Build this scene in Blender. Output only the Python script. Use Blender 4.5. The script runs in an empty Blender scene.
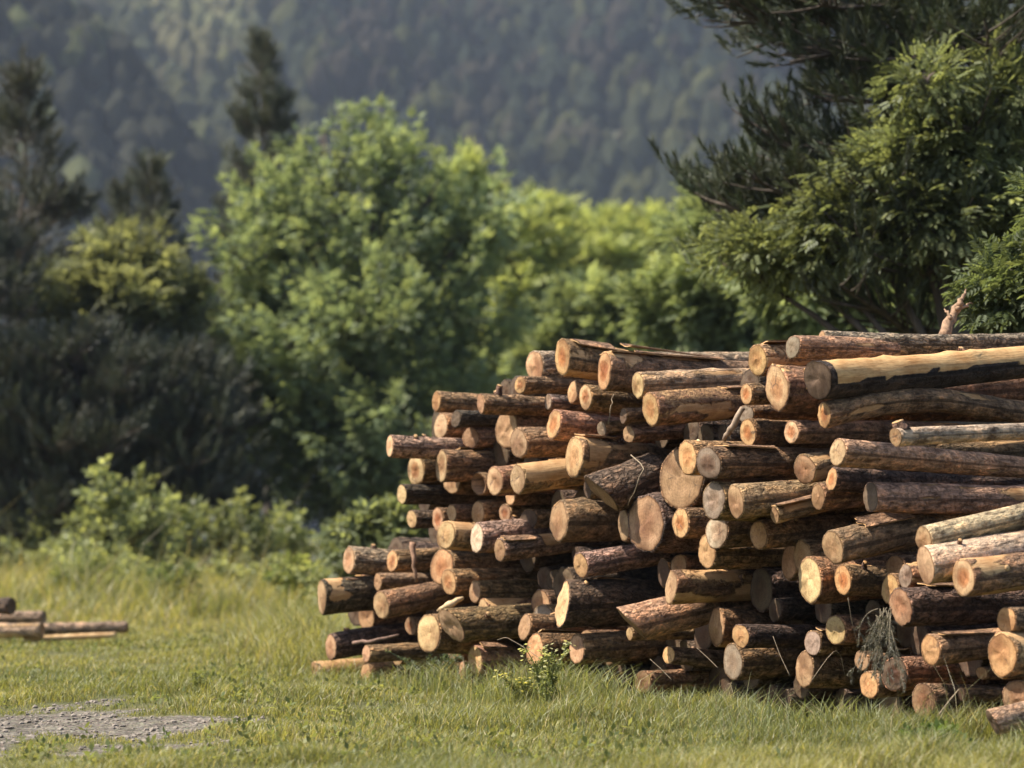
import bpy, math, random
import numpy as np
random.seed(7)
RNG = np.random.default_rng(11)
C = bpy.context.scene.collection
SC = bpy.context.scene

# ------------------------------------------------------------------ camera, sky, sun, exposure
F = 2418.0                  # focal length in pixels of a 1024 px wide frame (85 mm lens)
HZ = 535.0                  # picture row of the horizon
CAM = np.array([0.0, 0.0, 1.05])
cam = bpy.data.cameras.new('camera'); cam_o = bpy.data.objects.new('camera', cam); C.objects.link(cam_o)
cam.lens = 85.0; cam.sensor_width = 36.0; cam.sensor_fit = 'HORIZONTAL'
cam_o.location = CAM.tolist(); cam_o.rotation_euler = (math.radians(90), 0, 0)
cam.shift_y = (HZ - 384.0) / 1024.0
cam.clip_start = 0.1; cam.clip_end = 6000
cam.dof.use_dof = True; cam.dof.focus_distance = 13.6; cam.dof.aperture_fstop = 1.65; cam.dof.aperture_blades = 9
SC.camera = cam_o

SUN_DIR = np.array([-0.60, -0.07, 0.82]); SUN_DIR /= np.linalg.norm(SUN_DIR)
w = bpy.data.worlds.new('World'); SC.world = w; w.use_nodes = True
nt = w.node_tree; bg = nt.nodes['Background']
sky = nt.nodes.new('ShaderNodeTexSky'); sky.sky_type = 'NISHITA'; sky.sun_disc = False
sky.sun_elevation = math.asin(SUN_DIR[2]); sky.sun_rotation = math.atan2(SUN_DIR[0], SUN_DIR[1])
sky.air_density = 1.0; sky.dust_density = 2.0; sky.ozone_density = 1.0
nt.links.new(sky.outputs[0], bg.inputs[0]); bg.inputs[1].default_value = 0.085
sun = bpy.data.lights.new('sun', 'SUN'); sun.energy = 5.0; sun.angle = math.radians(0.6); sun.color = (1.0, 0.90, 0.755)
sun_o = bpy.data.objects.new('sun', sun); C.objects.link(sun_o)
sun_o.rotation_euler = (math.acos(SUN_DIR[2]), 0, math.atan2(SUN_DIR[0], -SUN_DIR[1]))
SC.view_settings.view_transform = 'Standard'; SC.view_settings.look = 'None'
SC.view_settings.exposure = 1.25; SC.view_settings.gamma = 1.0; SC.view_settings.use_curve_mapping = False
SC.render.engine = 'CYCLES'
SC.cycles.use_denoising = True
SC.cycles.max_bounces = 6; SC.cycles.diffuse_bounces = 3; SC.cycles.transmission_bounces = 4
SC.cycles.volume_bounces = 1; SC.cycles.transparent_max_bounces = 4
SC.cycles.caustics_reflective = False; SC.cycles.caustics_refractive = False

# ------------------------------------------------------------------ helpers
def unit(v):
    v = np.asarray(v, float); return v / (np.linalg.norm(v, axis=-1, keepdims=True) + 1e-12)

def hash3(ix, iy, iz, seed):
    h = (ix.astype(np.int64) * 374761393 + iy.astype(np.int64) * 668265263 + iz.astype(np.int64) * 2147483647 + seed * 1274126177) & 0xFFFFFFFF
    h = ((h ^ (h >> 13)) * 1274126177) & 0xFFFFFFFF
    h = h ^ (h >> 16)
    return (h & 0xFFFFFF) / float(0xFFFFFF)

def vnoise(p, seed=0):
    p = np.asarray(p, float); i = np.floor(p).astype(np.int64); f = p - i; f = f * f * (3 - 2 * f)
    r = 0
    for dx in (0, 1):
        for dy in (0, 1):
            for dz in (0, 1):
                wgt = (f[..., 0] if dx else 1 - f[..., 0]) * (f[..., 1] if dy else 1 - f[..., 1]) * (f[..., 2] if dz else 1 - f[..., 2])
                r = r + wgt * hash3(i[..., 0] + dx, i[..., 1] + dy, i[..., 2] + dz, seed)
    return r * 2 - 1

def fbm(p, oct=3, seed=0):
    p = np.asarray(p, float); a, s, t = 1.0, 0.0, 0.0
    for k in range(oct):
        s = s + a * vnoise(p * 2 ** k, seed + k * 17); t += a; a *= 0.5
    return s / t

def xyz(x, y, z):
    return np.stack([x, y, z], -1)

def mesh_obj(name, V, faces, mats, parent=None, smooth=True, attrs=None, midx=None, loc=None):
    """faces: list of (M,k) int arrays; attrs: name -> per vertex floats (N,) or colours (N,3)."""
    V = np.asarray(V, np.float32)
    if isinstance(faces, np.ndarray): faces = [faces]
    me = bpy.data.meshes.new(name)
    me.vertices.add(len(V)); me.vertices.foreach_set('co', V.ravel())
    tot = [np.full(len(f), f.shape[1], np.int32) for f in faces]
    tot = np.concatenate(tot); li = np.concatenate([f.ravel() for f in faces]).astype(np.int32)
    start = np.concatenate([[0], np.cumsum(tot)[:-1]]).astype(np.int32)
    me.loops.add(len(li)); me.loops.foreach_set('vertex_index', li)
    me.polygons.add(len(tot)); me.polygons.foreach_set('loop_start', start); me.polygons.foreach_set('loop_total', tot)
    me.polygons.foreach_set('use_smooth', np.full(len(tot), smooth))
    if midx is not None: me.polygons.foreach_set('material_index', np.asarray(midx, np.int32))
    for k, a in (attrs or {}).items():
        a = np.asarray(a, np.float32)
        if a.ndim == 1:
            at = me.attributes.new(k, 'FLOAT', 'POINT'); at.data.foreach_set('value', a)
        elif a.shape[1] == 2:
            at = me.attributes.new(k, 'FLOAT_VECTOR', 'POINT'); at.data.foreach_set('vector', np.concatenate([a, np.zeros((len(a), 1), np.float32)], 1).ravel())
        else:
            at = me.attributes.new(k, 'FLOAT_COLOR', 'POINT'); at.data.foreach_set('color', np.concatenate([a, np.ones((len(a), 1), np.float32)], 1).ravel())
    for m in (mats if isinstance(mats, (list, tuple)) else [mats]): me.materials.append(m)
    me.update(calc_edges=True)
    o = bpy.data.objects.new(name, me); C.objects.link(o)
    if loc is not None: o.location = [float(c) for c in loc]
    if parent is not None: o.parent = parent
    return o

def tag(o, label, cat, group=None):
    o['label'] = label; o['category'] = cat
    if group: o['group'] = group
    return o

def thing(name, label, cat, loc, group=None):
    o = bpy.data.objects.new(name, None); C.objects.link(o); o.location = [float(c) for c in loc]
    o.empty_display_size = 0.1
    return tag(o, label, cat, group)

def ray(u, v):
    return np.array([(u - 512.0) / F, 1.0, (HZ - v) / F])

def at(u, v, d):
    return CAM + ray(u, v) * d

class Acc:
    """collects pieces of one mesh"""
    def __init__(s): s.V = []; s.Q = []; s.T = []; s.n = 0; s.A = {}
    def add(s, V, Q=None, T=None, **attrs):
        V = np.asarray(V, float).reshape(-1, 3)
        s.V.append(V)
        if Q is not None and len(Q): s.Q.append(np.asarray(Q) + s.n)
        if T is not None and len(T): s.T.append(np.asarray(T) + s.n)
        for k, a in attrs.items(): s.A.setdefault(k, []).append(np.asarray(a, float))
        s.n += len(V)
    def build(s, name, mats, parent=None, smooth=True, loc=None):
        if not s.V: return None
        fs = []
        if s.Q: fs.append(np.concatenate(s.Q))
        if s.T: fs.append(np.concatenate(s.T))
        V = np.concatenate(s.V)
        return mesh_obj(name, V, fs, mats, parent, smooth, {k: np.concatenate(a) for k, a in s.A.items()}, loc=loc)

def tube(acc, P, R, n=7, cap=True, **attrs):
    P = np.asarray(P, float); R = np.broadcast_to(np.asarray(R, float), (len(P),))
    T = unit(np.gradient(P, axis=0)); ref = np.array([0, 0, 1.0])
    if abs(T[0] @ ref) > 0.9: ref = np.array([1.0, 0, 0])
    e1 = unit(np.cross(T, ref)); e2 = np.cross(e1, T)
    ph = np.arange(n) / n * 2 * math.pi
    V = P[:, None] + R[:, None, None] * (np.cos(ph)[None, :, None] * e1[:, None] + np.sin(ph)[None, :, None] * e2[:, None])
    k = len(P); i, j = np.meshgrid(np.arange(k - 1), np.arange(n), indexing='ij')
    Q = np.stack([i * n + j, i * n + (j + 1) % n, (i + 1) * n + (j + 1) % n, (i + 1) * n + j], -1).reshape(-1, 4)
    V = V.reshape(-1, 3); Tt = None
    if cap:
        V = np.concatenate([V, P[:1], P[-1:]]); j = np.arange(n)
        Tt = np.concatenate([np.stack([np.full(n, k * n), (j + 1) % n, j], -1),
                             np.stack([np.full(n, k * n + 1), (k - 1) * n + j, (k - 1) * n + (j + 1) % n], -1)])
    at_ = {a: np.tile(np.asarray(c, float), (len(V), 1)) if np.ndim(c) else np.full(len(V), float(c)) for a, c in attrs.items()}
    acc.add(V, Q, Tt, **at_)

def instance(acc, proto, faces, pos, X, Z, scale, key='Q', **attrs):
    """stamp a prototype (M,3) at many frames; attrs are per instance colours"""
    X = unit(X); Y = unit(np.cross(Z, X)); Z = np.cross(X, Y)
    fr = np.stack([X, Y, Z], 1)
    V = pos[:, None] + np.einsum('mk,nkj->nmj', proto, fr) * np.asarray(scale)[:, None, None]
    N, M = V.shape[:2]
    Fc = (faces[None] + (np.arange(N) * M)[:, None, None]).reshape(-1, faces.shape[1])
    acc.add(V.reshape(-1, 3), **{key: Fc}, **{k: np.repeat(a, M, 0) for k, a in attrs.items()})

# ------------------------------------------------------------------ materials
def new_mat(name):
    m = bpy.data.materials.new(name); m.use_nodes = True
    n = m.node_tree.nodes; b = n['Principled BSDF']; b.inputs['Specular IOR Level'].default_value = 0.3
    return m, m.node_tree, n, m.node_tree.links, b

def N(n, t, **k):
    x = n.new(t)
    for a, v in k.items():
        if a in x.inputs.keys() if hasattr(x.inputs, 'keys') else False: x.inputs[a].default_value = v
        else: setattr(x, a, v)
    return x

def ramp(n, pts, interp='LINEAR'):
    r = n.new('ShaderNodeValToRGB'); e = r.color_ramp.elements; r.color_ramp.interpolation = interp
    while len(e) < len(pts): e.new(0.5)
    for i, (p, c) in enumerate(pts):
        e[i].position = p; e[i].color = (*c, 1) if len(c) == 3 else c
    return r

def mix(n, l, fac, a, b, mode='MIX'):
    m = n.new('ShaderNodeMix'); m.data_type = 'RGBA'; m.blend_type = mode
    for sock, val in ((m.inputs[0], fac), (m.inputs[6], a), (m.inputs[7], b)):
        if hasattr(val, 'links'): l.new(val, sock)
        elif isinstance(val, (int, float)): sock.default_value = val
        else: sock.default_value = (*val, 1)
    return m.outputs[2]

def math_(n, l, op, a, b=0.0, c=None, clamp=False):
    m = n.new('ShaderNodeMath'); m.operation = op; m.use_clamp = clamp
    for i, val in enumerate((a, b) if c is None else (a, b, c)):
        if hasattr(val, 'links'): l.new(val, m.inputs[i])
        else: m.inputs[i].default_value = val
    return m.outputs[0]

def attr(n, name):
    a = n.new('ShaderNodeAttribute'); a.attribute_name = name; return a

def noise(n, l, vec, scale, detail=4, rough=0.6, dist=0.0):
    x = n.new('ShaderNodeTexNoise'); x.inputs['Scale'].default_value = scale; x.inputs['Detail'].default_value = detail
    x.inputs['Roughness'].default_value = rough; x.inputs['Distortion'].default_value = dist
    if vec is not None: l.new(vec, x.inputs['Vector'])
    return x

def mapping(n, l, vec, sc):
    m = n.new('ShaderNodeMapping'); m.inputs['Scale'].default_value = sc; l.new(vec, m.inputs['Vector']); return m.outputs[0]

def leaf_material(name, trans=0.35, gloss=0.06, rough=0.45, through=(1.2, 1.16, 0.66)):
    m = bpy.data.materials.new(name); m.use_nodes = True; n = m.node_tree.nodes; l = m.node_tree.links
    for x in list(n): n.remove(x)
    out = n.new('ShaderNodeOutputMaterial'); a = attr(n, 'col')
    d = n.new('ShaderNodeBsdfDiffuse'); t = n.new('ShaderNodeBsdfTranslucent'); g = n.new('ShaderNodeBsdfGlossy')
    g.inputs['Roughness'].default_value = rough; g.inputs['Color'].default_value = (0.9, 0.95, 1, 1)
    l.new(a.outputs['Color'], d.inputs['Color'])
    tc = mix(n, l, 1.0, a.outputs['Color'], through, 'MULTIPLY'); l.new(tc, t.inputs['Color'])
    m1 = n.new('ShaderNodeMixShader'); m1.inputs[0].default_value = trans; l.new(d.outputs[0], m1.inputs[1]); l.new(t.outputs[0], m1.inputs[2])
    m2 = n.new('ShaderNodeMixShader'); m2.inputs[0].default_value = gloss; l.new(m1.outputs[0], m2.inputs[1]); l.new(g.outputs[0], m2.inputs[2])
    l.new(m2.outputs[0], out.inputs['Surface'])
    return m

M_LEAF = leaf_material('broad_leaf', 0.55, 0.012)
M_NEEDLE = leaf_material('pine_needle', 0.12, 0.04, 0.5)
M_GRASS = leaf_material('grass_blade', 0.5, 0.03, 0.5, (1.3, 1.22, 0.6))
M_CROWN = leaf_material('distant_foliage', 0.1, 0.0)

def make_bark():
    """log bark: 'bc' = (metres along, metres around), 'bare' 0..1 where bark is gone, 'tone' tint of the bark, 'wood' tint of bare wood"""
    m, t, n, l, b = new_mat('log_bark')
    bc = attr(n, 'bc').outputs['Vector']; bare = attr(n, 'bare').outputs['Fac']; tone = attr(n, 'tone').outputs['Color']
    wood = attr(n, 'wood').outputs['Color']
    tc = n.new('ShaderNodeTexCoord').outputs['Object']
    st = mapping(n, l, bc, (14, 34, 1))
    vor = n.new('ShaderNodeTexVoronoi'); vor.feature = 'DISTANCE_TO_EDGE'; vor.inputs['Scale'].default_value = 1.0
    wob = noise(n, l, tc, 14, 3)
    va = n.new('ShaderNodeVectorMath'); va.operation = 'MULTIPLY_ADD'; l.new(wob.outputs['Color'], va.inputs[0]); va.inputs[1].default_value = (2.4, 2.4, 0); l.new(st, va.inputs[2])
    l.new(va.outputs[0], vor.inputs['Vector'])
    n1 = noise(n, l, tc, 5, 5, 0.65); n2 = noise(n, l, tc, 38, 4, 0.7)
    st2 = mapping(n, l, bc, (12, 90, 1)); n3 = noise(n, l, st2, 1.0, 5, 0.7)
    plate = ramp(n, [(0.0, (0.38,) * 3), (0.10, (0.85,) * 3), (0.5, (1.12,) * 3)]); l.new(vor.outputs['Distance'], plate.inputs[0])
    mott = ramp(n, [(0.30, (0.45, 0.40, 0.38)), (0.48, (1, 1, 1)), (0.62, (1.6, 1.42, 1.28)), (0.75, (2.1, 1.95, 1.85))]); l.new(n1.outputs['Fac'], mott.inputs[0])
    n4 = noise(n, l, mapping(n, l, bc, (10, 22, 1)), 1.0, 4, 0.65); flake = ramp(n, [(0.36, (0.40, 0.36, 0.34)), (0.47, (0.95, 0.95, 0.95)), (0.58, (1.15, 1.1, 1.05)), (0.66, (1.9, 1.7, 1.5))]); l.new(n4.outputs['Fac'], flake.inputs[0])
    fine = ramp(n, [(0.3, (0.5,) * 3), (0.7, (1.55,) * 3)]); l.new(n2.outputs['Fac'], fine.inputs[0])
    pk = attr(n, 'plates').outputs['Fac']; c = mix(n, l, pk, tone, mix(n, l, 1.0, tone, plate.outputs[0], 'MULTIPLY')); c = mix(n, l, 1.0, c, mott.outputs[0], 'MULTIPLY'); c = mix(n, l, 1.0, c, fine.outputs[0], 'MULTIPLY'); c = mix(n, l, 1.0, c, flake.outputs[0], 'MULTIPLY')
    wg = ramp(n, [(0.25, (0.55, 0.45, 0.36)), (0.5, (1, 1, 1)), (0.75, (1.25, 1.25, 1.2))]); l.new(n3.outputs['Fac'], wg.inputs[0])
    wc = mix(n, l, 1.0, wood, wg.outputs[0], 'MULTIPLY')
    wn = ramp(n, [(0.35, (0.72, 0.6, 0.5)), (0.6, (1.1, 1.1, 1.1))]); l.new(n1.outputs['Fac'], wn.inputs[0]); wc = mix(n, l, 1.0, wc, wn.outputs[0], 'MULTIPLY')
    k = math_(n, l, 'MULTIPLY_ADD', n2.outputs['Fac'], 0.5, -0.25); k = math_(n, l, 'ADD', k, bare)
    k = math_(n, l, 'MULTIPLY_ADD', k, 8.0, -3.5, clamp=True)
    col = mix(n, l, k, c, wc); l.new(col, b.inputs['Base Color']); b.inputs['Roughness'].default_value = 0.85
    b.inputs['Specular IOR Level'].default_value = 0.2
    h1 = math_(n, l, 'MULTIPLY', plate.outputs[0], pk); h1 = math_(n, l, 'MULTIPLY_ADD', n4.outputs['Fac'], 1.6, h1); h2 = math_(n, l, 'MULTIPLY_ADD', n2.outputs['Fac'], 0.7, h1)
    inv = math_(n, l, 'SUBTRACT', 1.0, k); h3 = math_(n, l, 'MULTIPLY', h2, inv); h4 = math_(n, l, 'MULTIPLY_ADD', n3.outputs['Fac'], 0.25, h3)
    bp = n.new('ShaderNodeBump'); bp.inputs['Strength'].default_value = 1.0; bp.inputs['Distance'].default_value = 0.018
    l.new(h4, bp.inputs['Height']); l.new(bp.outputs[0], b.inputs['Normal'])
    return m

def make_sawn():
    """sawn end: 'fc' = (x, y) on the cut in metres, 'rad' 0 pith .. 1 rim, 'wood' tint, 'heart' darkness of heartwood"""
    m, t, n, l, b = new_mat('sawn_wood')
    fc = attr(n, 'fc').outputs['Vector']; rad = attr(n, 'rad').outputs['Fac']; wood = attr(n, 'wood').outputs['Color']; heart = attr(n, 'heart').outputs['Fac']
    nz = noise(n, l, fc, 9, 3); nz2 = noise(n, l, fc, 55, 4, 0.7); nz3 = noise(n, l, fc, 4.0, 2)
    rr = math_(n, l, 'MULTIPLY_ADD', nz.outputs['Fac'], 0.22, rad); rr = math_(n, l, 'ADD', rr, -0.11)
    hw = ramp(n, [(0.30, (1, 1, 1)), (0.56, (0.55,) * 3), (0.62, (0, 0, 0))]); l.new(rr, hw.inputs[0])
    hf = math_(n, l, 'MULTIPLY', hw.outputs[0], heart)
    hc = mix(n, l, 1.0, wood, (0.72, 0.46, 0.32), 'MULTIPLY')
    c = mix(n, l, hf, wood, hc)
    rings = n.new('ShaderNodeMath'); rings.operation = 'SINE'; rsc = math_(n, l, 'MULTIPLY', rr, 62.0); l.new(rsc, rings.inputs[0])
    rg = math_(n, l, 'MULTIPLY_ADD', rings.outputs[0], 0.07, 0.97)
    comb = n.new('ShaderNodeCombineColor'); [l.new(rg, comb.inputs[i]) for i in range(3)]
    c = mix(n, l, 1.0, c, comb.outputs[0], 'MULTIPLY')
    rough = ramp(n, [(0.28, (0.62, 0.55, 0.5)), (0.5, (1, 1, 1)), (0.75, (1.2, 1.2, 1.18))]); l.new(nz2.outputs['Fac'], rough.inputs[0]); c = mix(n, l, 1.0, c, rough.outputs[0], 'MULTIPLY')
    stain = ramp(n, [(0.34, (0.5, 0.42, 0.38)), (0.52, (1, 1, 1))]); l.new(nz3.outputs['Fac'], stain.inputs[0]); c = mix(n, l, 1.0, c, stain.outputs[0], 'MULTIPLY')
    saw = mapping(n, l, fc, (190, 5, 1)); ns = noise(n, l, saw, 1.0, 3, 0.6)
    sm = ramp(n, [(0.3, (0.8, 0.77, 0.74)), (0.6, (1.06,) * 3)]); l.new(ns.outputs['Fac'], sm.inputs[0]); c = mix(n, l, 1.0, c, sm.outputs[0], 'MULTIPLY')
    rim = ramp(n, [(0.90, (1, 1, 1)), (0.99, (0.5, 0.42, 0.35))]); l.new(rad, rim.inputs[0]); c = mix(n, l, 1.0, c, rim.outputs[0], 'MULTIPLY')
    vc = n.new('ShaderNodeTexVoronoi'); vc.feature = 'DISTANCE_TO_EDGE'; vc.inputs['Scale'].default_value = 11.0
    vo = n.new('ShaderNodeVectorMath'); vo.operation = 'MULTIPLY_ADD'; l.new(nz2.outputs['Color'], vo.inputs[0]); vo.inputs[1].default_value = (.03, .03, 0); l.new(fc, vo.inputs[2]); l.new(vo.outputs[0], vc.inputs['Vector'])
    ck = ramp(n, [(0.0, (1, 1, 1)), (0.022, (1, 1, 1)), (0.04, (0, 0, 0))]); l.new(vc.outputs['Distance'], ck.inputs[0])
    cm = math_(n, l, 'MULTIPLY_ADD', nz.outputs['Fac'], 6.0, -3.1, clamp=True); ckf = math_(n, l, 'MULTIPLY', ck.outputs[0], cm); ckf = math_(n, l, 'MULTIPLY', ckf, 0.75)
    c = mix(n, l, ckf, c, (0.06, 0.04, 0.03))
    l.new(c, b.inputs['Base Color']); b.inputs['Roughness'].default_value = 0.75
    h = math_(n, l, 'MULTIPLY_ADD', nz2.outputs['Fac'], 0.6, ns.outputs['Fac'])
    bp = n.new('ShaderNodeBump'); bp.inputs['Strength'].default_value = 0.5; bp.inputs['Distance'].default_value = 0.006; l.new(h, bp.inputs['Height']); l.new(bp.outputs[0], b.inputs['Normal'])
    return m

def make_treebark():
    m, t, n, l, b = new_mat('tree_bark')
    tc = n.new('ShaderNodeTexCoord').outputs['Object']; x = noise(n, l, mapping(n, l, tc, (6, 6, 1.5)), 2.0, 5, 0.7)
    r = ramp(n, [(0.3, (0.035, 0.027, 0.022)), (0.7, (0.13, 0.105, 0.085))]); l.new(x.outputs['Fac'], r.inputs[0]); l.new(r.outputs[0], b.inputs['Base Color'])
    b.inputs['Roughness'].default_value = 0.9
    bp = n.new('ShaderNodeBump'); bp.inputs['Strength'].default_value = 0.7; bp.inputs['Distance'].default_value = 0.03; l.new(x.outputs['Fac'], bp.inputs['Height']); l.new(bp.outputs[0], b.inputs['Normal'])
    return m

def make_ground():
    m, t, n, l, b = new_mat('meadow_soil')
    g = attr(n, 'gravel').outputs['Fac']; tc = n.new('ShaderNodeTexCoord').outputs['Object']
    n1 = noise(n, l, tc, 0.7, 5); n2 = noise(n, l, tc, 45, 5, 0.75); n3 = noise(n, l, tc, 5, 4)
    soil = ramp(n, [(0.3, (0.055, 0.06, 0.022)), (0.55, (0.10, 0.10, 0.035)), (0.75, (0.13, 0.11, 0.055))]); l.new(n1.outputs['Fac'], soil.inputs[0])
    vor = n.new('ShaderNodeTexVoronoi'); vor.inputs['Scale'].default_value = 48; l.new(tc, vor.inputs['Vector'])
    st = ramp(n, [(0.0, (0.255, 0.235, 0.195)), (0.5, (0.175, 0.16, 0.13)), (0.8, (0.066, 0.06, 0.048))]); l.new(vor.outputs['Distance'], st.inputs[0])
    pl = mix(n, l, 0.12, st.outputs[0], vor.outputs['Color'], 'SOFT_LIGHT')
    big = ramp(n, [(0.35, (0.45, 0.42, 0.4)), (0.6, (1.1, 1.08, 1.06))]); l.new(n3.outputs['Fac'], big.inputs[0]); pl = mix(n, l, 1.0, pl, big.outputs[0], 'MULTIPLY')
    k = math_(n, l, 'MULTIPLY_ADD', n3.outputs['Fac'], 0.8, -0.4); k = math_(n, l, 'ADD', k, g); k = math_(n, l, 'MULTIPLY_ADD', k, 5.0, -2.0, clamp=True)
    c = mix(n, l, k, soil.outputs[0], pl); l.new(c, b.inputs['Base Color']); b.inputs['Roughness'].default_value = 0.95
    h = math_(n, l, 'SUBTRACT', n2.outputs['Fac'], vor.outputs['Distance'])
    bp = n.new('ShaderNodeBump'); bp.inputs['Strength'].default_value = 0.8; bp.inputs['Distance'].default_value = 0.02; l.new(h, bp.inputs['Height']); l.new(bp.outputs[0], b.inputs['Normal'])
    return m

def plain(name, col, rough=0.8, var=0.35, sc=20):
    m, t, n, l, b = new_mat(name); tc = n.new('ShaderNodeTexCoord').outputs['Object']; x = noise(n, l, tc, sc, 4)
    r = ramp(n, [(0.3, tuple(c * (1 - var) for c in col)), (0.7, tuple(min(1, c * (1 + var)) for c in col))]); l.new(x.outputs['Fac'], r.inputs[0])
    l.new(r.outputs[0], b.inputs['Base Color']); b.inputs['Roughness'].default_value = rough
    return m

M_BARK = make_bark(); M_SAWN = make_sawn(); M_TRUNK = make_treebark(); M_GROUND = make_ground()
M_HILL = plain('hill_soil', (0.045, 0.05, 0.03), 0.95, 0.4, 0.05)
M_STICK = plain('dry_stick', (0.24, 0.19, 0.13), 0.8, 0.4, 40)
M_PALEWOOD = plain('split_wood', (0.52, 0.38, 0.22), 0.75, 0.3, 60)
M_STONE = plain('stone', (0.19, 0.165, 0.14), 0.9, 0.4, 30)

# ------------------------------------------------------------------ terrain
PA = unit(np.array([0.829, 0.559, 0.0]))           # the way the stacked logs run: right and away
K0 = float(np.array([2.54, 12.0, 0]) @ PA)          # plane of the stack's face

def gravel_mask(x, y):
    q = xyz(x * 1.6, y * 0.9, 0 * x)
    nz = fbm(q, 3, 5) * 0.55 + .75 * fbm(xyz(x * 3.5, y * 2.2, 0 * x), 2, 6)
    a = 1.2 - np.hypot((x + 2.75) / 1.2, (y - 12.9) / 2.0)
    b = 1 - np.hypot((x + 1.68) / 0.25, (y - 11.75) / 0.45)
    c = 1 - np.hypot((x + 2.15) / 0.35, (y - 14.3) / 0.4)
    return np.clip(np.maximum(np.maximum(a, b), c) + nz, 0, 1)

def ground_z(x, y):
    near = np.clip((60 - y) / 30, 0, 1)
    return 0.035 * fbm(xyz(x * 0.5, y * 0.35, 0 * x), 2, 3) * near

def grid(xs, ys, zf):
    X, Y = np.meshgrid(xs, ys, indexing='ij'); Z = zf(X, Y)
    n, m = X.shape; i, j = np.meshgrid(np.arange(n - 1), np.arange(m - 1), indexing='ij')
    Q = np.stack([i * m + j, (i + 1) * m + j, (i + 1) * m + j + 1, i * m + j + 1], -1).reshape(-1, 4)
    return np.stack([X, Y, Z], -1).reshape(-1, 3), Q

xs = np.concatenate([[-3000, -800, -200, -60, -20], np.arange(-9, 9.01, 0.12), [20, 60, 200, 800, 3000]])
ys = np.concatenate([[-400, -50, 0, 5], np.arange(9.5, 22, 0.12), np.arange(22, 50, 0.5), [55, 65, 90, 150, 400, 1000, 3000]])
V, Q = grid(xs, ys, ground_z)
o = mesh_obj('ground', V, Q, M_GROUND, attrs={'gravel': gravel_mask(V[:, 0], V[:, 1])}); o['kind'] = 'structure'
V0 = V

def far_hill(x, y):
    base = np.clip(y - 430, 0, None) * 0.46
    return base + 44 * fbm(xyz(x / 130, y / 190, 0 * x), 4, 21) * np.clip((y - 430) / 200, 0, 1) - 0.02 * np.clip(x, -300, 300) * np.clip((y - 430) / 300, 0, 1) - 3

def spur_hill(x, y):
    ridge = np.interp(-x, [40, 47, 56, 62, 88, 130, 200], [0, 12, 52, 80, 108, 140, 170])
    prof = np.exp(-((y - 520) / 90.0) ** 2)
    return ridge * prof * (1 + 0.14 * fbm(xyz(x / 30, y / 40, 0 * x), 2, 31)) - 3

V, Q = grid(np.linspace(-900, 900, 91), np.concatenate([np.linspace(430, 1500, 80)]), far_hill)
o = mesh_obj('far_hillside', V, Q, M_HILL); o['kind'] = 'structure'
V, Q = grid(np.linspace(-330, -34, 70), np.linspace(300, 760, 60), spur_hill)
o = mesh_obj('near_hillside', V, Q, M_HILL); o['kind'] = 'structure'

def ico(sub=1):
    import bmesh
    bm = bmesh.new(); bmesh.ops.create_icosphere(bm, subdivisions=sub, radius=1.0)
    V = np.array([v.co[:] for v in bm.verts]); T = np.array([[v.index for v in f.verts] for f in bm.faces]); bm.free()
    return V, T

def forest(name, pts, hts, wds, cols, seed, label):
    V1, T1 = ico(2)
    acc = Acc()
    kinds = RNG.integers(0, 4, len(pts))
    for k in range(4):
        s = kinds == k
        if not s.any(): continue
        nz = 1 + 0.38 * fbm(V1 * 1.9 + k * 7, 2, seed + k)[:, None]
        P = V1 * nz
        if k < 2: P = P * np.array([1, 1, 1]); P[:, :2] *= (1.15 - 0.55 * (P[:, 2:3] + 1) / 2)      # tapering crowns
        n = s.sum(); ang = RNG.uniform(0, 6.28, n); c, sn = np.cos(ang), np.sin(ang)
        X = P[None, :, 0] * c[:, None] - P[None, :, 1] * sn[:, None]; Y = P[None, :, 0] * sn[:, None] + P[None, :, 1] * c[:, None]
        Vv = np.stack([X * wds[s, None], Y * wds[s, None], (P[None, :, 2] * 0.55 + 0.5) * hts[s, None]], -1) + pts[s][:, None]
        sh = (0.75 + 0.5 * RNG.random((n, len(P), 1)))
        col = cols[s][:, None] * sh
        Fc = (T1[None] + (np.arange(n) * len(P))[:, None, None]).reshape(-1, 3)
        acc.add(Vv.reshape(-1, 3), T=Fc, col=col.reshape(-1, 3))
    o = acc.build(name, M_CROWN, smooth=False); o['kind'] = 'stuff'; o['label'] = label
    return o

# far slope: packed crowns in rough rows
n = 10500
y = 437 + 790 * RNG.random(n) ** 0.85; x = RNG.uniform(-0.27, 0.27, n) * y
p = xyz(x, y, far_hill(x, y)); h = RNG.uniform(4.5, 13.5, n); wd = h * RNG.uniform(0.26, 0.42, n)
u = 512 + F * x / y; v = HZ - F * (p[:, 2] - 1) / y
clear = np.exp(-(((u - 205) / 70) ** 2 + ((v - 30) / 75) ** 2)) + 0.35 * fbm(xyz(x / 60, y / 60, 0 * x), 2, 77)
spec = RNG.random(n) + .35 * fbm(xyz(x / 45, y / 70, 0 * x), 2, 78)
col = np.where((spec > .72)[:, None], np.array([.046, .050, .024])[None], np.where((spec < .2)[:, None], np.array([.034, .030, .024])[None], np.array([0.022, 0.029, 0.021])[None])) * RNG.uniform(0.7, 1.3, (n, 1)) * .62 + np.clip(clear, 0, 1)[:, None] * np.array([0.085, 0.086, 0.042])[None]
forest('far_forest', p, h, wd, col, 41, 'dark wooded mountainside fading into blue haze')
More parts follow.
